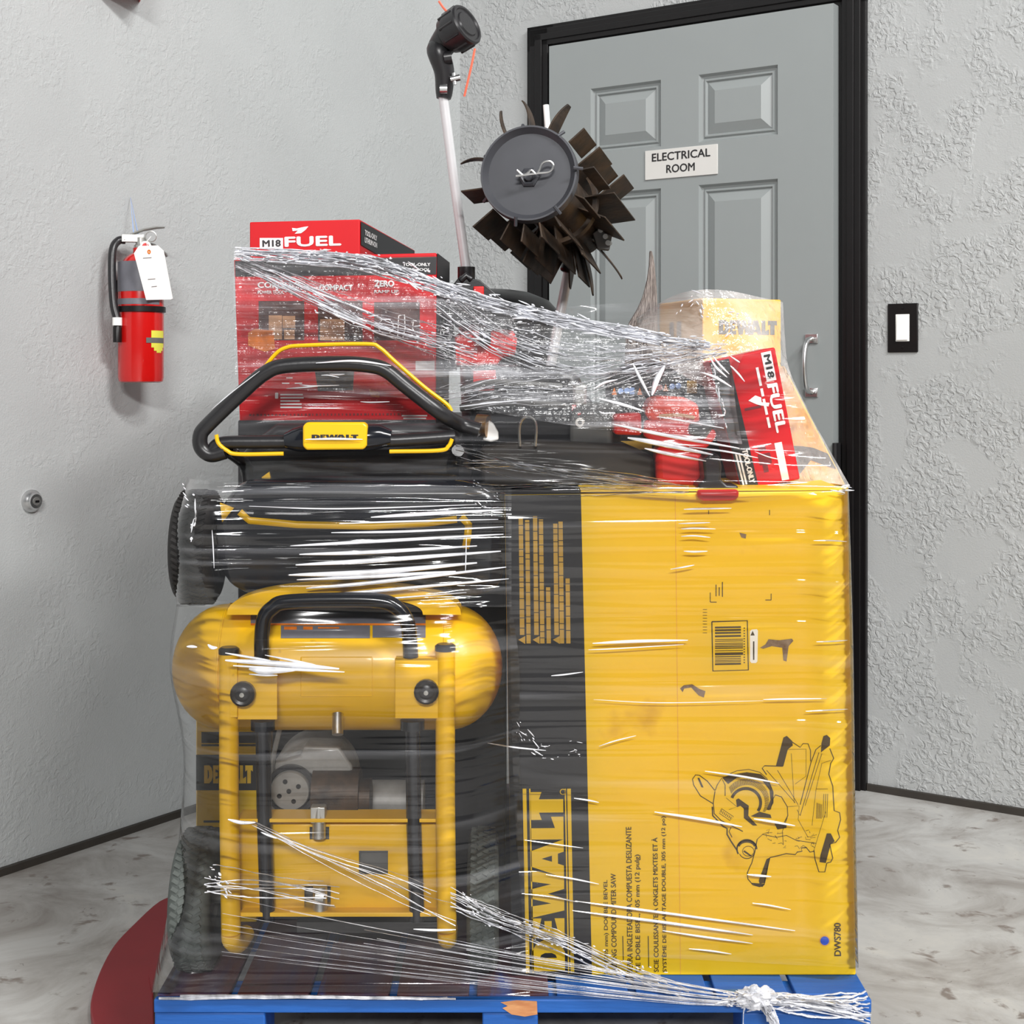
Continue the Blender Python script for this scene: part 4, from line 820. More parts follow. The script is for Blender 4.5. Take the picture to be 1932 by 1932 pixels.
# small fittings right of the mower handle
hf = thing('hose_fitting', 'small white and brass hose fitting beside the mower handlebar', 'hose fitting', P(918, 835, 2.33))
bm = NB(); cyl(bm, P(900, 802, 2.33), P(921, 804, 2.325), .018, 20); obj('coupling', bm, mat('brass', rgb(150, 105, 30), .3, .8), hf)
bm = NB(); pprism(bm, [(921, 792), (931, 800), (940, 816), (941, 830), (926, 834), (910, 830), (918, 814)], 2.325, .03); obj('clamp', bm, M_white, hf, bev=.003)
bm = NB(); tube(bm, [P(981, 842, 2.335), P(980, 812, 2.335), P(984, 794, 2.335), P(996, 786, 2.335), P(1008, 793, 2.335), P(1012, 810, 2.335), P(1010, 842, 2.335)], .0042, 8, n=30, flat=.6)
obj('caster_housing', bm, M_zinc, origin=P(997, 846, 2.33), label='silver arched bracket right of the white hose fitting', cat='bracket')
gv = thing('grey_canister', 'grey rounded canister with a pale ring, left of the red power tool', 'canister', P(1140, 850, 2.45))
bm = NB(); cyl(bm, P(1085, 808, 2.42), P(1165, 812, 2.40), .044, 36); obj('canister_body', bm, M_gry2, gv, bev=.008)
bm = NB(); lathe(bm, [(.0035, 0), (.0035, -.003), (.0075, -.003), (.0075, 0)], P(1094, 797, 2.375), (0, 1, 0), 24); obj('ring', bm, M_white, gv)
bm = NB(); pbox(bm, 1080, 724, 1108, 790, 2.40, .05); obj('neck', bm, M_zinc, gv, bev=.006)
bm = NB(); pbox(bm, 1079, 764, 1087, 776, 2.396, .01); pbox(bm, 1090, 779, 1096, 790, 2.38, .01); obj('red_catch', bm, M_redp, gv)
# black kit box with icons and red power tool
kb = thing('kit_box', 'black kit box with a row of orange and blue symbols behind the red power tool', 'cardboard box', P(1250, 926, 2.5))
bm = NB(); pprism(bm, [(1152, 906), (1372, 906), (1350, 760), (1334, 682), (1300, 676), (1200, 690), (1152, 700)], 2.47, .14); obj('carton', bm, M_kcard, kb, bev=.004)
bm = NB()
for x in (1159, 1207, 1256): ppoly(bm, [(x-5, 745 if x < 1240 else 738), (x+5, 745 if x < 1240 else 738), (x, 731 if x < 1240 else 724)], 2.469)
obj('triangle_symbol', bm, M_orng, kb, smooth=False)
bm = NB()
for x, y in ((1171, 738), (1183, 737), (1268, 729), (1280, 728)): pdisc(bm, x, y, 5.5, 2.469, 16)
pquad(bm, 1188, 731, 1197, 744, 2.469); obj('round_symbol', bm, M_lblu, kb, smooth=False)
bm = NB(); pdisc(bm, 1245, 731, 5.5, 2.469, 16); pquad(bm, 1232, 725, 1240, 736, 2.469); obj('pink_symbol', bm, mat('pink_print', rgb(226, 176, 176), .5), kb, smooth=False)
bm = NB(); pquad(bm, 1296, 718, 1315, 742, 2.469); pquad(bm, 1154, 832, 1230, 848, 2.469); obj('tan_print', bm, M_yink2, kb, smooth=False)
pt_ = thing('power_tool', 'red and black pistol-shaped power tool standing on the edge of the saw box', 'power tool', P(1350, 946, 2.26))
bm = NB(); pprism(bm, [(1158, 782), (1210, 778), (1212, 822), (1158, 820)], 2.32, .06); obj('nose', bm, M_redp, pt_, bev=.006)
bm = NB(); cyl(bm, P(1211, 800, 2.35), P(1218, 800, 2.35), .024, 24); obj('nose_ring', bm, M_blk, pt_)
bm = NB(); pprism(bm, [(1226, 752), (1250, 747), (1290, 749), (1318, 762), (1322, 800), (1300, 806), (1226, 794), (1216, 780)], 2.318, .08); obj('motor_housing', bm, M_redo, pt_, bev=.010, label='orange-red housing')
bm = NB(); pprism(bm, [(1216, 792), (1322, 802), (1352, 812), (1352, 826), (1330, 850), (1240, 838), (1214, 822)], 2.315, .08); obj('tool_body', bm, M_redp, pt_, bev=.009)
bm = NB(); pprism(bm, [(1240, 840), (1325, 852), (1330, 878), (1330, 913), (1316, 918), (1240, 912), (1238, 870)], 2.325, .07); obj('handle', bm, M_redp, pt_, bev=.010)
bm = NB(); pprism(bm, [(1326, 868), (1344, 852), (1358, 860), (1362, 880), (1360, 905), (1372, 915), (1394, 916), (1392, 926), (1318, 927), (1316, 915), (1330, 905)], 2.27, .07); obj('rear_grip', bm, M_blk, pt_, bev=.008, label='black elbow-shaped grip')
bm = NB(); pprism(bm, [(1315, 925), (1396, 924), (1394, 938), (1388, 945), (1324, 946), (1317, 938)], 2.230, .019); obj('battery_foot', bm, M_redp, pt_, bev=.006, label='red foot overhanging the box edge')
bm = NB(); pprism(bm, [(1300, 800), (1340, 790), (1352, 800), (1330, 830), (1300, 820)], 2.305, .04); obj('trigger', bm, M_blk, pt_, bev=.006)
bm = NB(); tube(bm, [P(1243, 785, 2.312), P(1280, 783, 2.310), P(1310, 788, 2.312)], .003, 8, n=8); obj('decal', bm, M_tan, pt_)
# ------------------------------------------------------------------ trimmer head on its shaft
tr = thing('string_trimmer', 'upside-down string trimmer with a black head on a thin silver shaft', 'string trimmer', P(905, 800, 2.85))
bm = NB(); tube(bm, [P(836, 180, 2.62), P(858, 350, 2.64), P(884, 540, 2.66), P(906, 700, 2.66), P(914, 795, 2.66)], .0088, 18); obj('shaft', bm, M_alu, tr, label='silver aluminium shaft')
cH = P(862, 58, 2.60); axh = V(.62, -.42, .30).normalized(); 
bm = NB(); lathe(bm, [(0, .026), (.022, .026), (.024, .0235), (.030, .0235), (.032, .026), (.036, .026), (.0385, .023), (.0385, -.004), (.036, -.012), (.033, -.020), (.026, -.024), (0, -.024)], cH, axh, 44); hd = obj('line_spool', bm, M_blk, tr, label='round black line spool')
bm = NB()
for k in range(10):
    a = 2*PI*k/10; x_, y_ = frame3(axh); tube(bm, [cH+(x_*math.cos(a)+y_*math.sin(a))*.038+axh*.018, cH+(x_*math.cos(a)+y_*math.sin(a))*.037-axh*.012], .0025, 6)
obj('grip_rib', bm, M_blk, hd)
bm = NB(); tube(bm, [cH-axh*.02, cH-axh*.040-Z*.012, P(828, 100, 2.61), P(838, 135, 2.615), P(838, 172, 2.62), P(837, 186, 2.62)], [.026, .020, .015, .017, .013, .013], 16, n=24)
tube(bm, [P(812, 96, 2.61), P(826, 100, 2.61)], [.012, .013], 14, n=4); tube(bm, [P(838, 110, 2.6), P(852, 108, 2.6)], .012, 12, n=3); obj('gear_case', bm, M_blk, tr, label='black angled gear case')
bm = NB(); cyl(bm, P(850, 150, 2.60), P(868, 146, 2.60), .006, 10); cyl(bm, P(856, 138, 2.60), P(858, 160, 2.60), .004, 8); cyl(bm, P(830, 168, 2.606), P(844, 168, 2.606), .009, 12); obj('clamp_bolt', bm, M_steel, tr, label='shiny clamp bolt')
bm = NB(); tube(bm, [P(828, 2, 2.61), P(836, 14, 2.61), P(845, 24, 2.605)], .0022, 6, n=6); tube(bm, [P(896, 92, 2.59), P(890, 122, 2.59), P(876, 182, 2.60)], .0022, 6, n=8); obj('trimmer_line', bm, M_cord, tr, label='orange trimmer line')
bm = NB(); lathe(bm, [(0, .0), (.012, 0), (.016, .010), (.016, .03), (0, .03)], P(880, 535, 2.655), Z, 20); obj('shaft_collar', bm, M_blk, tr)
# ------------------------------------------------------------------ tiller
ti = thing('garden_tiller', 'cultivator drum with a dark round end disc and bent blades on a silver pole', 'tiller', P(1040, 800, 2.9))
fcn = P(997, 326, 2.50); axd = (P(1093, 432, 2.80)-fcn); LT = axd.length; axd.normalize()
ax_f = V(.0+axd.x*.55, axd.y, axd.z*.55).normalized()
RD = .0835
bm = NB(); lathe(bm, [(0, .006), (.012, .006), (.013, .010), (RD-.012, .010), (RD-.006, .003), (RD-.003, -.001), (RD, -.001), (RD+.001, .003), (RD+.001, .022), (RD-.006, .024)], fcn, ax_f, 72); dsk = obj('end_disc', bm, M_disc, ti, label='dark grey round end disc')
bm = NB(); x_, y_ = frame3(ax_f)
lathe(bm, [(0, .000), (.007, .000), (.008, .003), (.008, .010)], fcn+V(.0, 0, -.006), ax_f, 16); lathe(bm, [(.010, .004), (.014, .002), (.018, .005), (.018, .010)], fcn+V(0, 0, -.006), ax_f, 6)
obj('hub_nut', bm, M_disc, dsk)
bm = NB()
hpn = [(973, 332), (984, 331), (998, 329), (1014, 327), (1036, 324), (1044, 314), (1040, 306), (1032, 304), (1023, 308), (1018, 320), (1011, 328), (1002, 321), (996, 326), (986, 330), (975, 321)]
tube(bm, [P(x, y, 2.484) for x, y in hpn], .0022, 8, n=70); obj('hitch_pin', bm, M_steel, dsk, label='bright bent wire hitch pin')
bm = NB(); lathe(bm, [(0, .02), (.055, .02), (.055, LT), (0, LT)], fcn, axd, 32); lathe(bm, [(.070, LT*.5), (.078, LT*.5), (.078, LT*.55), (.070, LT*.55)], fcn, axd, 48); obj('drum', bm, M_rust, ti)
# blades: bent plates bolted round the drum in three rows
def blade(row, ang, r0, r1, hook, tw, wid, m=M_rust):
    c = fcn+axd*(LT*row); x_, y_ = frame3(axd); a = ang
    rd = lambda a_: x_*math.cos(a_)+y_*math.sin(a_)
    d = rd(a); tg = rd(a+PI/2); bm = NB()
    pts = []
    n = 8
    for k in range(n+1):
        t = k/n; r = r0+(r1-r0)*t; bend = hook*t*t; w = wid*(1-.72*t**2.2)
        p = c+rd(a+bend)*r+axd*(tw*t*t)
        pts.append((p-axd*w/2-tg*.001, p+axd*w/2+tg*.001, rd(a+bend+PI/2)))
    L = [[bm.verts.new(q) for q in (A_+T*.0015, B_+T*.0015, B_-T*.0015, A_-T*.0015)] for A_, B_, T in pts]
    for P_, Q in zip(L, L[1:]):
        for k in range(4): bm.faces.new((P_[k], P_[(k+1) % 4], Q[(k+1) % 4], Q[k]))
    bm.faces.new(L[0]); bm.faces.new(L[-1][::-1])
    return obj('blade', bm, m, ti, smooth=False, bev=.0008)
def plate(a, row0, row1, r0, r1, skew=0, point=False):
    c = fcn; x_, y_ = frame3(axd); rd = lambda a_: x_*math.cos(a_)+y_*math.sin(a_)
    d0, d1 = rd(a), rd(a+skew); T = rd(a+PI/2)*.0015
    q = [c+axd*LT*row0+d0*r0, c+axd*LT*row1+d0*r0, c+axd*LT*row1+d1*r1, c+axd*LT*(row0+(.12 if point else .0))+d1*(r1)]
    bm = NB(); hexa(bm, [p-T for p in q], [p+T for p in q]); obj('blade', bm, M_rust, ti, smooth=False, bev=.0008)
# direction helper: choose ring angle from the picture direction (u right, v down)
x_, y_ = frame3(axd)
def ang(du, dv):
    w = V(du, 0, -dv).normalized(); w = (w-axd*w.dot(axd)).normalized(); return math.atan2(w.dot(y_), w.dot(x_))
for du, dv, r1, hk, wd_ in ((-62, -95, .140, .10, .014), (-115, -52, .136, -.16, .022), (-8, -130, .142, -.12, .030), (52, -118, .140, .05, .040)):
    blade(.06, ang(du, dv), .084, r1, hk, .0, wd_)
def chain(du, dv, spec, sk=.0):
    a = ang(du, dv)
    for k, (s0, s1, r1) in enumerate(spec): plate(a+sk*(k % 2), max(s0, .05), s1, .086 if s0 < .15 else .05, r1)
plate(ang(-128, 22), .03, .24, .085, .128, .05)
chain(-107, 83, [(.02, .30, .134), (.32, .60, .130), (.62, .98, .124)], .06)
chain(-60, 118, [(.08, .42, .122), (.44, .72, .126), (.72, 1.0, .120)], -.05)
chain(-12, 128, [(.02, .34, .118), (.36, .70, .120)], .05)
chain(28, 118, [(.04, .38, .114), (.40, .75, .116), (.76, 1.0, .12)], .04)
chain(62, 100, [(.06, .50, .108), (.52, .92, .112)], .05)
chain(100, 50, [(.06, .40, .105), (.42, .86, .110)], -.05)
chain(112, -10, [(.10, .45, .108), (.48, .98, .112)], .05)
chain(88, -72, [(.02, .30, .122), (.31, .58, .124), (.60, .80, .120), (.80, 1.04, .130)], .05)
for du, dv, r1, hk in ((38, 112, .138, .06), (80, 82, .136, .06), (-10, 120, .12, .0)):
    blade(.95, ang(du, dv), .05, r1, hk, .01, .045)
bm = NB()
for k in range(7):
    a = ang(math.cos(k*.9), math.sin(k*.9)); d = x_*math.cos(a)+y_*math.sin(a); tube(bm, [fcn+d*(RD-.004)+axd*.0, fcn+d*(RD+.010)+axd*.010], .003, 6)
obj('tab', bm, M_disc, ti)
bm = NB(); pprism(bm, [(1118, 440), (1140, 425), (1155, 445), (1150, 472), (1128, 470)], 2.72, .02); obj('latch_plate', bm, M_gry2, ti, bev=.002); 
bm = NB()
for x, y in ((1133, 434), (1142, 446), (1147, 458)): cyl(bm, P(x, y, 2.71), P(x+3, y+1, 2.73), .005, 10)
obj('latch_pin', bm, M_zinc, ti)
bm = NB(); tube(bm, [P(1082, 462, 2.82), P(1066, 545, 2.82), P(1048, 640, 2.82), P(1034, 720, 2.82), P(1026, 828, 2.82)], .0100, 18); obj('shaft', bm, M_alu, ti, label='silver pole')
bm = NB(); pprism(bm, [(1062, 430), (1105, 440), (1098, 480), (1072, 498), (1050, 480)], 2.79, .05); tube(bm, [P(1086, 460, 2.81), P(1070, 515, 2.81)], .016, 14); obj('gear_case', bm, M_blk, ti, bev=.006)
bm = NB(); tube(bm, [P(1030, 198, 2.86), P(1033, 238, 2.86), P(1038, 330, 2.86), P(1044, 460, 2.84)], .0058, 12); obj('guide_rod', bm, M_white, ti, label='pale rod sticking up behind the disc')
# black dome and brush
dm = thing('round_lid', 'black domed lid just showing above the film below the tiller', 'lid', P(960, 760, 2.95))
bm = NB(); lathe(bm, [(0, .045), (.04, .042), (.08, .030), (.100, .012), (.106, 0), (.106, -.01), (0, -.01)], P(958, 588, 2.93)+V(0, .0, 0), (.10, 0, 1), 48); obj('lid_top', bm, M_blk, dm)
bm = NB(); lathe(bm, [(0, -.01), (.10, -.01), (.092, -.22), (0, -.22)], P(958, 588, 2.93), (0, 0, 1), 48); obj('bucket', bm, M_blk, dm)
br = thing('bristle_brush', 'tall curved fan of grey bristles behind the film, left of the yellow tool box', 'brush', P(1212, 790, 2.85))
bm = NB()
L_ = [(1227, 474), (1226, 500), (1222, 530), (1214, 560), (1203, 585), (1188, 610), (1182, 640), (1180, 700)]; R_ = [(1231, 474), (1233, 500), (1236, 530), (1238, 560), (1239, 585), (1239, 615), (1240, 645), (1240, 700)]
n = 26
for k in range(n+1):
    t = k/n
    for w in range(3):
        pts = [P(l[0]+(r[0]-l[0])*min(1, max(0, t+rr.uniform(-.02, .02))), l[1]+rr.uniform(-1, 1)+abs(t-.2)*(14 if i == 0 else 0), 2.80+w*.012+rr.uniform(0, .004)) for i, (l, r) in enumerate(zip(L_, R_))]
        tube(bm, pts, [.0022, .0018], 5)
obj('bristles', bm, M_brist, br, kind='stuff', label='grey bristles')
bm = NB(); pbox(bm, 1170, 690, 1248, 800, 2.79, .06); obj('brush_block', bm, M_blk, br, bev=.005)
# ------------------------------------------------------------------ stretch film
FM = {
 'mid': film('film_mower', .010, .10, 1.8, .07, (1.2, 48), .010, lo=.56, det=1.5),
 'low': film('film_compressor', .008, .07, 1.0, .09, (1.2, 34), .008, lo=.56, det=2),
 'right': film('film_saw_box', .006, .06, 1.0, .09, (1.2, 32), .007, lo=.57, det=2),
 'top': film('film_upper', .05, .36, 1.6, .18, (2.0, 50), .010, crumple=.35, lo=.52),
 'back': film('film_back', .22, .30, 1.3, .2, (5, 12), .010, tint=(.97, .90, .86, 1), crumple=.6),
 'glint': film('film_glint', .9, .5, 5, .14, (6, 8), .002, crumple=.3, lo=.4),  # near-opaque white: film highlights put into the colour
 'rope': film('film_rope', .42, .6, 1.6, .2, (20, 6), .006, crumple=1.0, lo=.42),
}
sf = thing('stretch_film', 'clear stretch film wrapped in wrinkled layers around the whole pallet load', 'stretch film', (0, 2.6, PZ))
def sheet(m, rows, nu=70, nv=46, amp=.004, fr=22, seed=0):
    rows = [[P(*q) for q in r] for r in rows]
    R1 = [crom(r, nu) for r in rows]; cols_ = [crom([r[i] for r in R1], nv) for i in range(nu+1)]
    bm = NB(); uvl = bm.loops.layers.uv.new('UVMap'); G = []
    for i in range(nu+1):
        col = []
        for j in range(nv+1):
            p = cols_[i][j]; d = noise.noise(V(p.x*3+seed, p.z*fr, p.y+seed))
            d2 = noise.noise(V(p.x*9, p.z*fr*2.5, seed+5.))
            col.append(bm.verts.new(p+V(0, -1, 0)*(abs(d)*amp+d2*amp*.4)))
        G.append(col)
    for i in range(nu):
        for j in range(nv):
            f = bm.faces.new((G[i][j], G[i+1][j], G[i+1][j+1], G[i][j+1]))
            for l, (a, b) in zip(f.loops, ((i, j), (i+1, j), (i+1, j+1), (i, j+1))):
                q = cols_[a][b]; l[uvl].uv = (q.x+q.y*.6+seed, q.z)
    return obj('film_layer', bm, m, sf)
def strands(nm, m, path, n, spread0, spread1, r=(.0012, .003), steps=60, jit=.0025, seed=1, flat=.5, weave=.35, taper=0, late=.12):
    rg = random.Random(seed); path = [P(*q) for q in path]; base = crom(path, steps); bm = NB(); uvl = bm.loops.layers.uv.new('UVMap')
    for k in range(n):
        a = rg.uniform(-1, 1); b = rg.uniform(-.5, .5); ph = rg.uniform(0, 99); t0 = rg.uniform(0, late) if k > n*.3 else 0; t1 = rg.uniform(.85, 1) if k > n*.3 else 1
        pts = []
        for i in range(int(t0*steps), int(t1*steps)+1):
            t = i/steps; sp = spread0(t) if callable(spread0) else spread0+(spread1-spread0)*t
            p = base[i]; w = noise.noise(V(t*14, ph, 0))*jit; w2 = noise.noise(V(t*34, ph, 3))*jit
            cross = a+weave*math.sin(t*5+ph)
            pts.append(p+Z*(cross*sp*.5+w)+V(0, b*min(sp, .03)*.6+w2, 0))
        rr_ = rg.uniform(*r); i0 = int(t0*steps)
        tube(bm, pts, [rr_*(1+.5*noise.noise(V(i*.6, ph, 7)))*(1-taper+taper*(i+i0)/steps) for i in range(len(pts))], 6, flat=flat)
    bm.faces.ensure_lookup_table()
    for f in bm.faces:
        for l in f.loops: l[uvl].uv = (l.vert.co.x+l.vert.co.y*.6, l.vert.co.z)
    return obj(nm, bm, m, sf)
# band across the mower
sheet(FM['mid'], [[(352, 900, 2.42), (372, 905, 2.25), (480, 910, 2.235), (640, 912, 2.232), (800, 915, 2.232), (965, 920, 2.238)],
                  [(334, 985, 2.42), (342, 985, 2.24), (480, 985, 2.228), (640, 985, 2.225), (800, 985, 2.228), (965, 985, 2.236)],
                  [(333, 1060, 2.42), (340, 1060, 2.24), (480, 1060, 2.220), (640, 1060, 2.215), (800, 1060, 2.22), (965, 1060, 2.236)],
                  [(338, 1145, 2.42), (345, 1145, 2.23), (480, 1145, 2.18), (640, 1145, 2.175), (800, 1145, 2.18), (965, 1145, 2.236)]], amp=.004, seed=1)
sheet(FM['low'], [[(338, 1140, 2.42), (345, 1140, 2.22), (480, 1140, 2.175), (640, 1140, 2.17), (800, 1140, 2.175), (965, 1140, 2.236)],
                  [(326, 1260, 2.42), (328, 1260, 2.25), (430, 1260, 2.158), (640, 1260, 2.155), (850, 1260, 2.158), (980, 1260, 2.236)],
                  [(350, 1430, 2.5), (352, 1430, 2.25), (430, 1430, 2.158), (640, 1430, 2.155), (850, 1430, 2.158), (980, 1430, 2.236)],
                  [(334, 1650, 2.5), (336, 1650, 2.23), (430, 1650, 2.152), (640, 1650, 2.150), (850, 1650, 2.152), (990, 1650, 2.232)],
                  [(292, 1872, 2.5), (296, 1872, 2.17), (430, 1872, 2.148), (640, 1872, 2.148), (850, 1880, 2.148), (1000, 1880, 2.150)]], amp=.003, seed=2)
sheet(FM['right'], [[(958, 925, 2.240), (1090, 924, 2.240), (1300, 922, 2.240), (1500, 919, 2.240), (1601, 917, 2.244), (1536, 917, 2.5)],
                    [(962, 1200, 2.236), (1090, 1200, 2.238), (1300, 1200, 2.238), (1500, 1200, 2.238), (1609, 1200, 2.242), (1544, 1200, 2.5)],
                    [(970, 1500, 2.234), (1090, 1500, 2.236), (1300, 1500, 2.236), (1500, 1500, 2.236), (1613, 1500, 2.240), (1548, 1500, 2.5)],
                    [(990, 1790, 2.220), (1100, 1800, 2.225), (1300, 1810, 2.230), (1500, 1820, 2.230), (1619, 1825, 2.236), (1554, 1825, 2.5)]], amp=.002, fr=16, seed=3)
sheet(FM['top'], [[(441, 470, 2.30), (560, 478, 2.30), (700, 484, 2.30), (860, 538, 2.30), (1060, 598, 2.30), (1340, 652, 2.29), (1405, 664, 2.30)],
                  [(441, 560, 2.31), (560, 566, 2.31), (700, 575, 2.31), (860, 620, 2.30), (1060, 670, 2.30), (1320, 706, 2.285), (1385, 716, 2.30)],
                  [(442, 640, 2.32), (560, 650, 2.32), (700, 665, 2.32), (860, 700, 2.30), (1060, 735, 2.30), (1320, 768, 2.275), (1390, 780, 2.30)],
                  [(446, 730, 2.33), (560, 735, 2.33), (700, 745, 2.33), (860, 765, 2.31), (1060, 800, 2.29), (1320, 828, 2.262), (1400, 838, 2.29)]], 90, 60, amp=.006, fr=30, seed=4)
sheet(FM['low'], [[(446, 728, 2.33), (560, 733, 2.33), (700, 742, 2.33), (860, 762, 2.31), (1060, 796, 2.285), (1340, 826, 2.255), (1545, 845, 2.285)],
                  [(440, 800, 2.31), (560, 800, 2.31), (700, 800, 2.31), (860, 820, 2.29), (1060, 850, 2.26), (1340, 868, 2.25), (1570, 884, 2.27)],
                  [(400, 860, 2.31), (560, 860, 2.30), (700, 860, 2.29), (860, 870, 2.27), (1060, 890, 2.25), (1340, 905, 2.222), (1590, 908, 2.25)],
                  [(360, 915, 2.28), (560, 915, 2.25), (700, 915, 2.245), (860, 918, 2.24), (1060, 925, 2.24), (1340, 950, 2.222), (1602, 930, 2.238)]], 80, 40, amp=.004, fr=24, seed=6)
sheet(FM['back'], [[(1200, 600, 2.62), (1262, 562, 2.52), (1310, 548, 2.46), (1370, 548, 2.47), (1440, 562, 2.50), (1477, 570, 2.52)],
                   [(1215, 640, 2.50), (1290, 620, 2.46), (1340, 610, 2.44), (1400, 620, 2.44), (1450, 630, 2.46), (1481, 640, 2.50)],
                   [(1260, 690, 2.40), (1330, 680, 2.40), (1380, 680, 2.41), (1430, 680, 2.42), (1465, 690, 2.43), (1490, 700, 2.46)],
                   [(1400, 780, 2.40), (1440, 780, 2.40), (1470, 780, 2.42), (1500, 780, 2.44), (1520, 785, 2.45), (1532, 790, 2.46)],
                   [(1480, 912, 2.34), (1510, 912, 2.36), (1540, 912, 2.40), (1570, 912, 2.42), (1590, 915, 2.43), (1604, 918, 2.45)]], 50, 50, amp=.006, fr=14, seed=5)
# thin film curtain stretched between the brush and the boxes behind
sheet(FM['low'], [[(1060, 580, 2.6), (1120, 575, 2.62), (1180, 572, 2.64), (1250, 570, 2.6)], [(1060, 610, 2.6), (1120, 605, 2.6), (1180, 605, 2.6), (1250, 600, 2.55)], [(1060, 680, 2.5), (1120, 680, 2.5), (1180, 680, 2.5), (1250, 680, 2.45)]], 20, 20, seed=9)
sheet(FM['low'], [[(1380, 655, 2.296), (1430, 652, 2.300), (1480, 668, 2.32)], [(1380, 740, 2.292), (1440, 740, 2.296), (1500, 745, 2.31)], [(1395, 850, 2.285), (1460, 850, 2.285), (1545, 850, 2.29)]], 24, 24, seed=11)
# crumpled top rope
strands('film_rope', FM['rope'], [(443, 478, 2.30), (560, 484, 2.30), (700, 498, 2.295), (780, 525, 2.295), (860, 553, 2.295), (960, 582, 2.295), (1060, 606, 2.295), (1200, 634, 2.29), (1340, 655, 2.285)], 34, .020, .014, seed=2, jit=.006, r=(.0010, .0026))
strands('film_rope', FM['rope'], [(446, 492, 2.31), (560, 540, 2.31), (680, 600, 2.31), (800, 640, 2.31), (900, 672, 2.30)], 22, .024, .060, seed=3, jit=.004, r=(.0008, .0018))
strands('film_rope', FM['rope'], [(820, 560, 2.30), (950, 640, 2.295), (1100, 680, 2.29), (1250, 676, 2.285), (1370, 660, 2.285)], 17, .06, .02, seed=4, jit=.006, r=(.0008, .0020))
strands('film_rope', FM['rope'], [(830, 760, 2.30), (950, 735, 2.295), (1080, 730, 2.29), (1200, 700, 2.285), (1320, 672, 2.28)], 12, .04, .04, seed=5, jit=.003, r=(.0006, .0013))
# dark taut strands fanning right across the middle
strands('film_rope', FM['low'], [(860, 880, 2.27), (1000, 895, 2.25), (1150, 912, 2.24), (1300, 924, 2.232)], 18, .07, .012, seed=6, jit=.001, r=(.0008, .0018))
# bottom rope drawn to the knot, then round the right corner
strands('film_rope', FM['rope'], [(420, 1745, 2.147), (600, 1775, 2.146), (800, 1805, 2.146), (1000, 1835, 2.150), (1200, 1862, 2.150), (1340, 1880, 2.150), (1430, 1886, 2.148)], 36, lambda t: .085*(1-t)**1.1+.014, 0, seed=7, jit=.0003, r=(.0004, .0014), steps=50, weave=.04, taper=.75, late=.6)
strands('film_rope', FM['rope'], [(1430, 1886, 2.148), (1500, 1890, 2.150), (1580, 1893, 2.152), (1641, 1896, 2.156)], 26, lambda t: .016+.030*t, 0, seed=8, jit=.0022, r=(.0012, .0030), steps=26)
strands('film_rope', FM['rope'], [(300, 1882, 2.156), (500, 1880, 2.154), (700, 1882, 2.152), (860, 1884, 2.152)], 8, .006, .003, seed=18, jit=.001, r=(.0010, .0022), steps=30)
strands('film_rope', FM['rope'], [(850, 1690, 2.147), (940, 1730, 2.17), (1050, 1770, 2.215), (1180, 1830, 2.21), (1300, 1870, 2.16)], 16, .045, .02, seed=9, jit=.003, r=(.0008, .0018), steps=36)
strands('film_rope', FM['rope'], [(476, 1556, 2.148), (600, 1620, 2.146), (740, 1680, 2.146), (860, 1735, 2.146)], 8, .012, .05, seed=10, jit=.001, r=(.0006, .0013), steps=30)
strands('film_rope', FM['rope'], [(385, 1665, 2.15), (460, 1668, 2.146), (560, 1678, 2.146), (640, 1690, 2.146)], 9, .035, .035, seed=11, jit=.001, r=(.0008, .0018), steps=30)
# knot and tail
bm = NB(); uvl = bm.loops.layers.uv.new('UVMap'); bmesh.ops.create_icosphere(bm, subdivisions=4, radius=1)
kc = P(1428, 1882, 2.132)
for v in bm.verts:
    d = v.co.copy(); n_ = 1+.5*noise.noise(d*2.3)+.25*noise.noise(d*6); v.co = kc+V(d.x*.026*n_, d.y*.014*n_, d.z*.015*n_)
for f in bm.faces:
    for l in f.loops: l[uvl].uv = (l.vert.co.x, l.vert.co.z)
obj('film_knot', bm, FM['rope'], sf)
strands('film_tail', FM['rope'], [(1432, 1884, 2.128), (1448, 1900, 2.120), (1462, 1922, 2.120), (1474, 1950, 2.125)], 16, .022, .03, seed=12, jit=.006, r=(.0012, .003), steps=16)
strands('film_tail', FM['rope'], [(1418, 1884, 2.130), (1404, 1904, 2.128), (1402, 1930, 2.13)], 3, .004, .004, seed=13, jit=.003, r=(.0006, .0012), steps=12)
def glint_pleats(path, n, spread, seed, size=(.0012, .0032)):  # small white film nubs, the sparkle of crumpled film put into their colour
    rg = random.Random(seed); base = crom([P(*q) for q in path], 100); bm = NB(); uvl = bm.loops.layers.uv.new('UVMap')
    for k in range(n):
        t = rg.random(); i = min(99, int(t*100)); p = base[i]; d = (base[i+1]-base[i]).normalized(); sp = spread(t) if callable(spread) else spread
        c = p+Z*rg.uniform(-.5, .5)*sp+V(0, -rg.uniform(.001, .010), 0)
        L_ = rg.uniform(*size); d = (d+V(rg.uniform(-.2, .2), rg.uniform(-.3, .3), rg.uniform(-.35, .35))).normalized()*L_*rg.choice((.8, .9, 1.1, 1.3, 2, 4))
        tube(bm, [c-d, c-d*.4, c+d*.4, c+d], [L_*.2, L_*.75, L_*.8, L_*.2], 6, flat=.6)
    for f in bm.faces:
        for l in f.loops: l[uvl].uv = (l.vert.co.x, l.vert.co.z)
    o = obj('film_glint_pleat', bm, FM['glint'], sf); o['kind'] = 'stuff'
glint_pleats([(446, 480, 2.30), (700, 496, 2.295), (860, 553, 2.295), (1060, 606, 2.295), (1340, 655, 2.285)], 330, lambda t: .020+.016*math.sin(PI*t), 31)
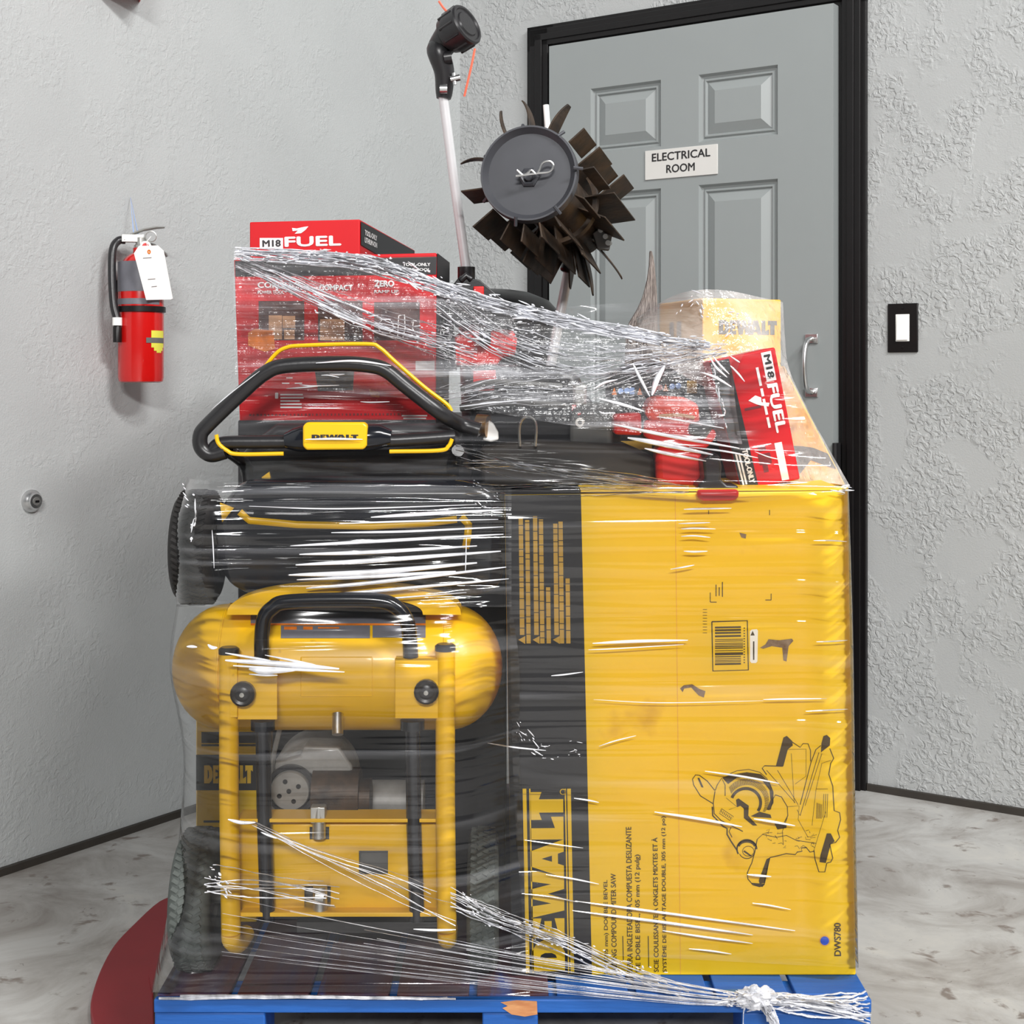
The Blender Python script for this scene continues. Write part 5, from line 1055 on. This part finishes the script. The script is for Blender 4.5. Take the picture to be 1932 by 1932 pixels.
glint_pleats([(500, 520, 2.31), (600, 575, 2.31), (700, 610, 2.31), (840, 640, 2.31)], 60, .03, 32)
glint_pleats([(840, 620, 2.30), (1000, 650, 2.295), (1200, 668, 2.29), (1330, 662, 2.285)], 130, .050, 33)
glint_pleats([(860, 740, 2.30), (1000, 750, 2.295), (1180, 730, 2.29), (1300, 700, 2.285)], 70, .05, 34, (.001, .0022))
glint_pleats([(345, 930, 2.235), (370, 960, 2.232), (360, 1010, 2.225)], 22, .03, 35)
glint_pleats([(975, 1370, 2.232), (1020, 1410, 2.232), (1095, 1415, 2.232)], 34, .03, 36, (.0008, .0022))
glint_pleats([(395, 1650, 2.15), (420, 1665, 2.146), (440, 1690, 2.146)], 22, .03, 37)
glint_pleats([(870, 1690, 2.147), (940, 1735, 2.17), (1100, 1790, 2.21), (1260, 1850, 2.18)], 90, .03, 38, (.0010, .0026))
glint_pleats([(1360, 1882, 2.146), (1430, 1886, 2.140), (1640, 1896, 2.150)], 70, .022, 39, (.0012, .004))
glint_pleats([(1255, 640, 2.45), (1310, 560, 2.45), (1330, 600, 2.44), (1400, 600, 2.44), (1340, 655, 2.40)], 34, .03, 40, (.0012, .0034))
glint_pleats([(1340, 690, 2.262), (1360, 760, 2.26), (1370, 800, 2.26)], 22, .03, 41)
glint_pleats([(892, 925, 2.235), (915, 938, 2.235), (942, 945, 2.235)], 26, .035, 43, (.0006, .0014))
glint_pleats([(1570, 918, 2.235), (1600, 922, 2.235)], 10, .02, 42)
# sharp creases in near-opaque white, standing in for highlight streaks and glare
def glint_crease(pts, w, Y, m=None):
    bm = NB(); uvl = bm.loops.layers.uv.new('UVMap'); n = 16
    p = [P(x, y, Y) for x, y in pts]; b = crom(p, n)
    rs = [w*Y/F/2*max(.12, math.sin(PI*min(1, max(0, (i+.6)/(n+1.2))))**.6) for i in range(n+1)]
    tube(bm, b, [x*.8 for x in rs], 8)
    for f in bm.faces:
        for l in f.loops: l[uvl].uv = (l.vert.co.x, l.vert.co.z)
    obj('film_glint_crease', bm, m or FM['glint'], sf)
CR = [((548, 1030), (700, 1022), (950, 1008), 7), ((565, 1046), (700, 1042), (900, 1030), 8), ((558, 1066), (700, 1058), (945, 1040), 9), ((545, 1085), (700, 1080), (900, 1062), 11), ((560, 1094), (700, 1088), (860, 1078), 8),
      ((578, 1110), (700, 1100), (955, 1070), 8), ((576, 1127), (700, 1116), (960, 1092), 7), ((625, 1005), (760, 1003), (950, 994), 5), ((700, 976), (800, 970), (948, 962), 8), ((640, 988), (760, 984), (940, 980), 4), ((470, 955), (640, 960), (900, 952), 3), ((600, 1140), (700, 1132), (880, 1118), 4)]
for a_, b_, c_, w in CR: glint_crease([a_, b_, c_], w*1.25, 2.205)
glint_crease([(596, 685), (670, 681), (738, 690)], 6, YH-.014); glint_crease([(400, 772), (440, 738), (490, 700)], 3, YH-.013)
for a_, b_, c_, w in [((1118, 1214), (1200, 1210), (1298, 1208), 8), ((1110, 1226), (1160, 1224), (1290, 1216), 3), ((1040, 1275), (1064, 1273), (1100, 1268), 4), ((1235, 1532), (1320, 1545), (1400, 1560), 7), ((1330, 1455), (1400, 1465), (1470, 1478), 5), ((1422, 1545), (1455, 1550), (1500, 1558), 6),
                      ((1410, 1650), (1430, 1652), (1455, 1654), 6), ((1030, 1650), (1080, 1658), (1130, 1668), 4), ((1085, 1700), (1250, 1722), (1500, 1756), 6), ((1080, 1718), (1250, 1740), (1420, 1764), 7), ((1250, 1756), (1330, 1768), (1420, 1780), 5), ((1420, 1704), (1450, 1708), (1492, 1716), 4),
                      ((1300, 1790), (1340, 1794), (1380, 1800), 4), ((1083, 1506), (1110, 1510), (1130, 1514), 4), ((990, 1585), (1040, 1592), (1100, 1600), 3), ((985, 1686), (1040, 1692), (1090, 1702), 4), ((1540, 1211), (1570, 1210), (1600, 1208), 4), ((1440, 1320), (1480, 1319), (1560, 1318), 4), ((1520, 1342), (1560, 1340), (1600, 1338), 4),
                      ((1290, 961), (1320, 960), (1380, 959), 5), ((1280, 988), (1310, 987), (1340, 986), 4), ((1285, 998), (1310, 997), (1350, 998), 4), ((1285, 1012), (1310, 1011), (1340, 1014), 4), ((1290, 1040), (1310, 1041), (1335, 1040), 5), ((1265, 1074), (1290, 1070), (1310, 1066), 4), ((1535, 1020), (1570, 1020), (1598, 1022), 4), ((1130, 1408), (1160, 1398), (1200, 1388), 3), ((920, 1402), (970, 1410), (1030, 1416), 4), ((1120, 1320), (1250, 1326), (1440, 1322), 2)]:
    glint_crease([a_, b_, c_], w, 2.229)
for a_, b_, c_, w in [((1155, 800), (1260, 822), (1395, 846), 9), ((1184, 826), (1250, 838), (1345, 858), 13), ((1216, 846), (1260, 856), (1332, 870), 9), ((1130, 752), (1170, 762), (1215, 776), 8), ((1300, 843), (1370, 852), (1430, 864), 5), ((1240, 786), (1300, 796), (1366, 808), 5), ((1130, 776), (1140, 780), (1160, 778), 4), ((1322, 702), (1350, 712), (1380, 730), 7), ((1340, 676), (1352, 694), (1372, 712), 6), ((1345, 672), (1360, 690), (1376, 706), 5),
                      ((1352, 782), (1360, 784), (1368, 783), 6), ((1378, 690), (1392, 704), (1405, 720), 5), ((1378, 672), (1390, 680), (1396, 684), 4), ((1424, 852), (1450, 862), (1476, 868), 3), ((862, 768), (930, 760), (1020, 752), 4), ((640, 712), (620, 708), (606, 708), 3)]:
    glint_crease([a_, b_, c_], w, 2.25)
for a_, b_, c_, w in [((1194, 686), (1208, 714), (1226, 748), 8), ((1254, 690), (1240, 716), (1230, 746), 15), ((1120, 734), (1140, 722), (1165, 716), 6)]: glint_crease([a_, b_, c_], w, 2.262)
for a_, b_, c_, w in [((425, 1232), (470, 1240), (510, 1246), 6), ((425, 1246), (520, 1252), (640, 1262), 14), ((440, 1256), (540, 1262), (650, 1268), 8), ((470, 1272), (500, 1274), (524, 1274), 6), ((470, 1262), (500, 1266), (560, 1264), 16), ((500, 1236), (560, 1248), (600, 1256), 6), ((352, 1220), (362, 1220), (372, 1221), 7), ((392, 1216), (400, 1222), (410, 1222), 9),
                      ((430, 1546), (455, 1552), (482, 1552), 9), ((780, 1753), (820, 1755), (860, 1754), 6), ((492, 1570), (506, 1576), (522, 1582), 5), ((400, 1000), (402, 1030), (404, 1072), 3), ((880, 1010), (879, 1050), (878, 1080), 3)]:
    glint_crease([a_, b_, c_], w, 2.142 if b_[1] > 1150 else 2.2)
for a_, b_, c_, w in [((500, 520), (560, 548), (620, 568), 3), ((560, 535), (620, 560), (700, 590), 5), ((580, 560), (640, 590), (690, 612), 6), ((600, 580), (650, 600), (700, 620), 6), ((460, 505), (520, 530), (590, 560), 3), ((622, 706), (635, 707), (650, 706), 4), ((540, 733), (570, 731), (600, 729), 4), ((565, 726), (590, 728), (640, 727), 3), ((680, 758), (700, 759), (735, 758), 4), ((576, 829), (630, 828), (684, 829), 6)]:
    glint_crease([a_, b_, c_], w, 2.305 if b_[1] < 800 else YH-.034)
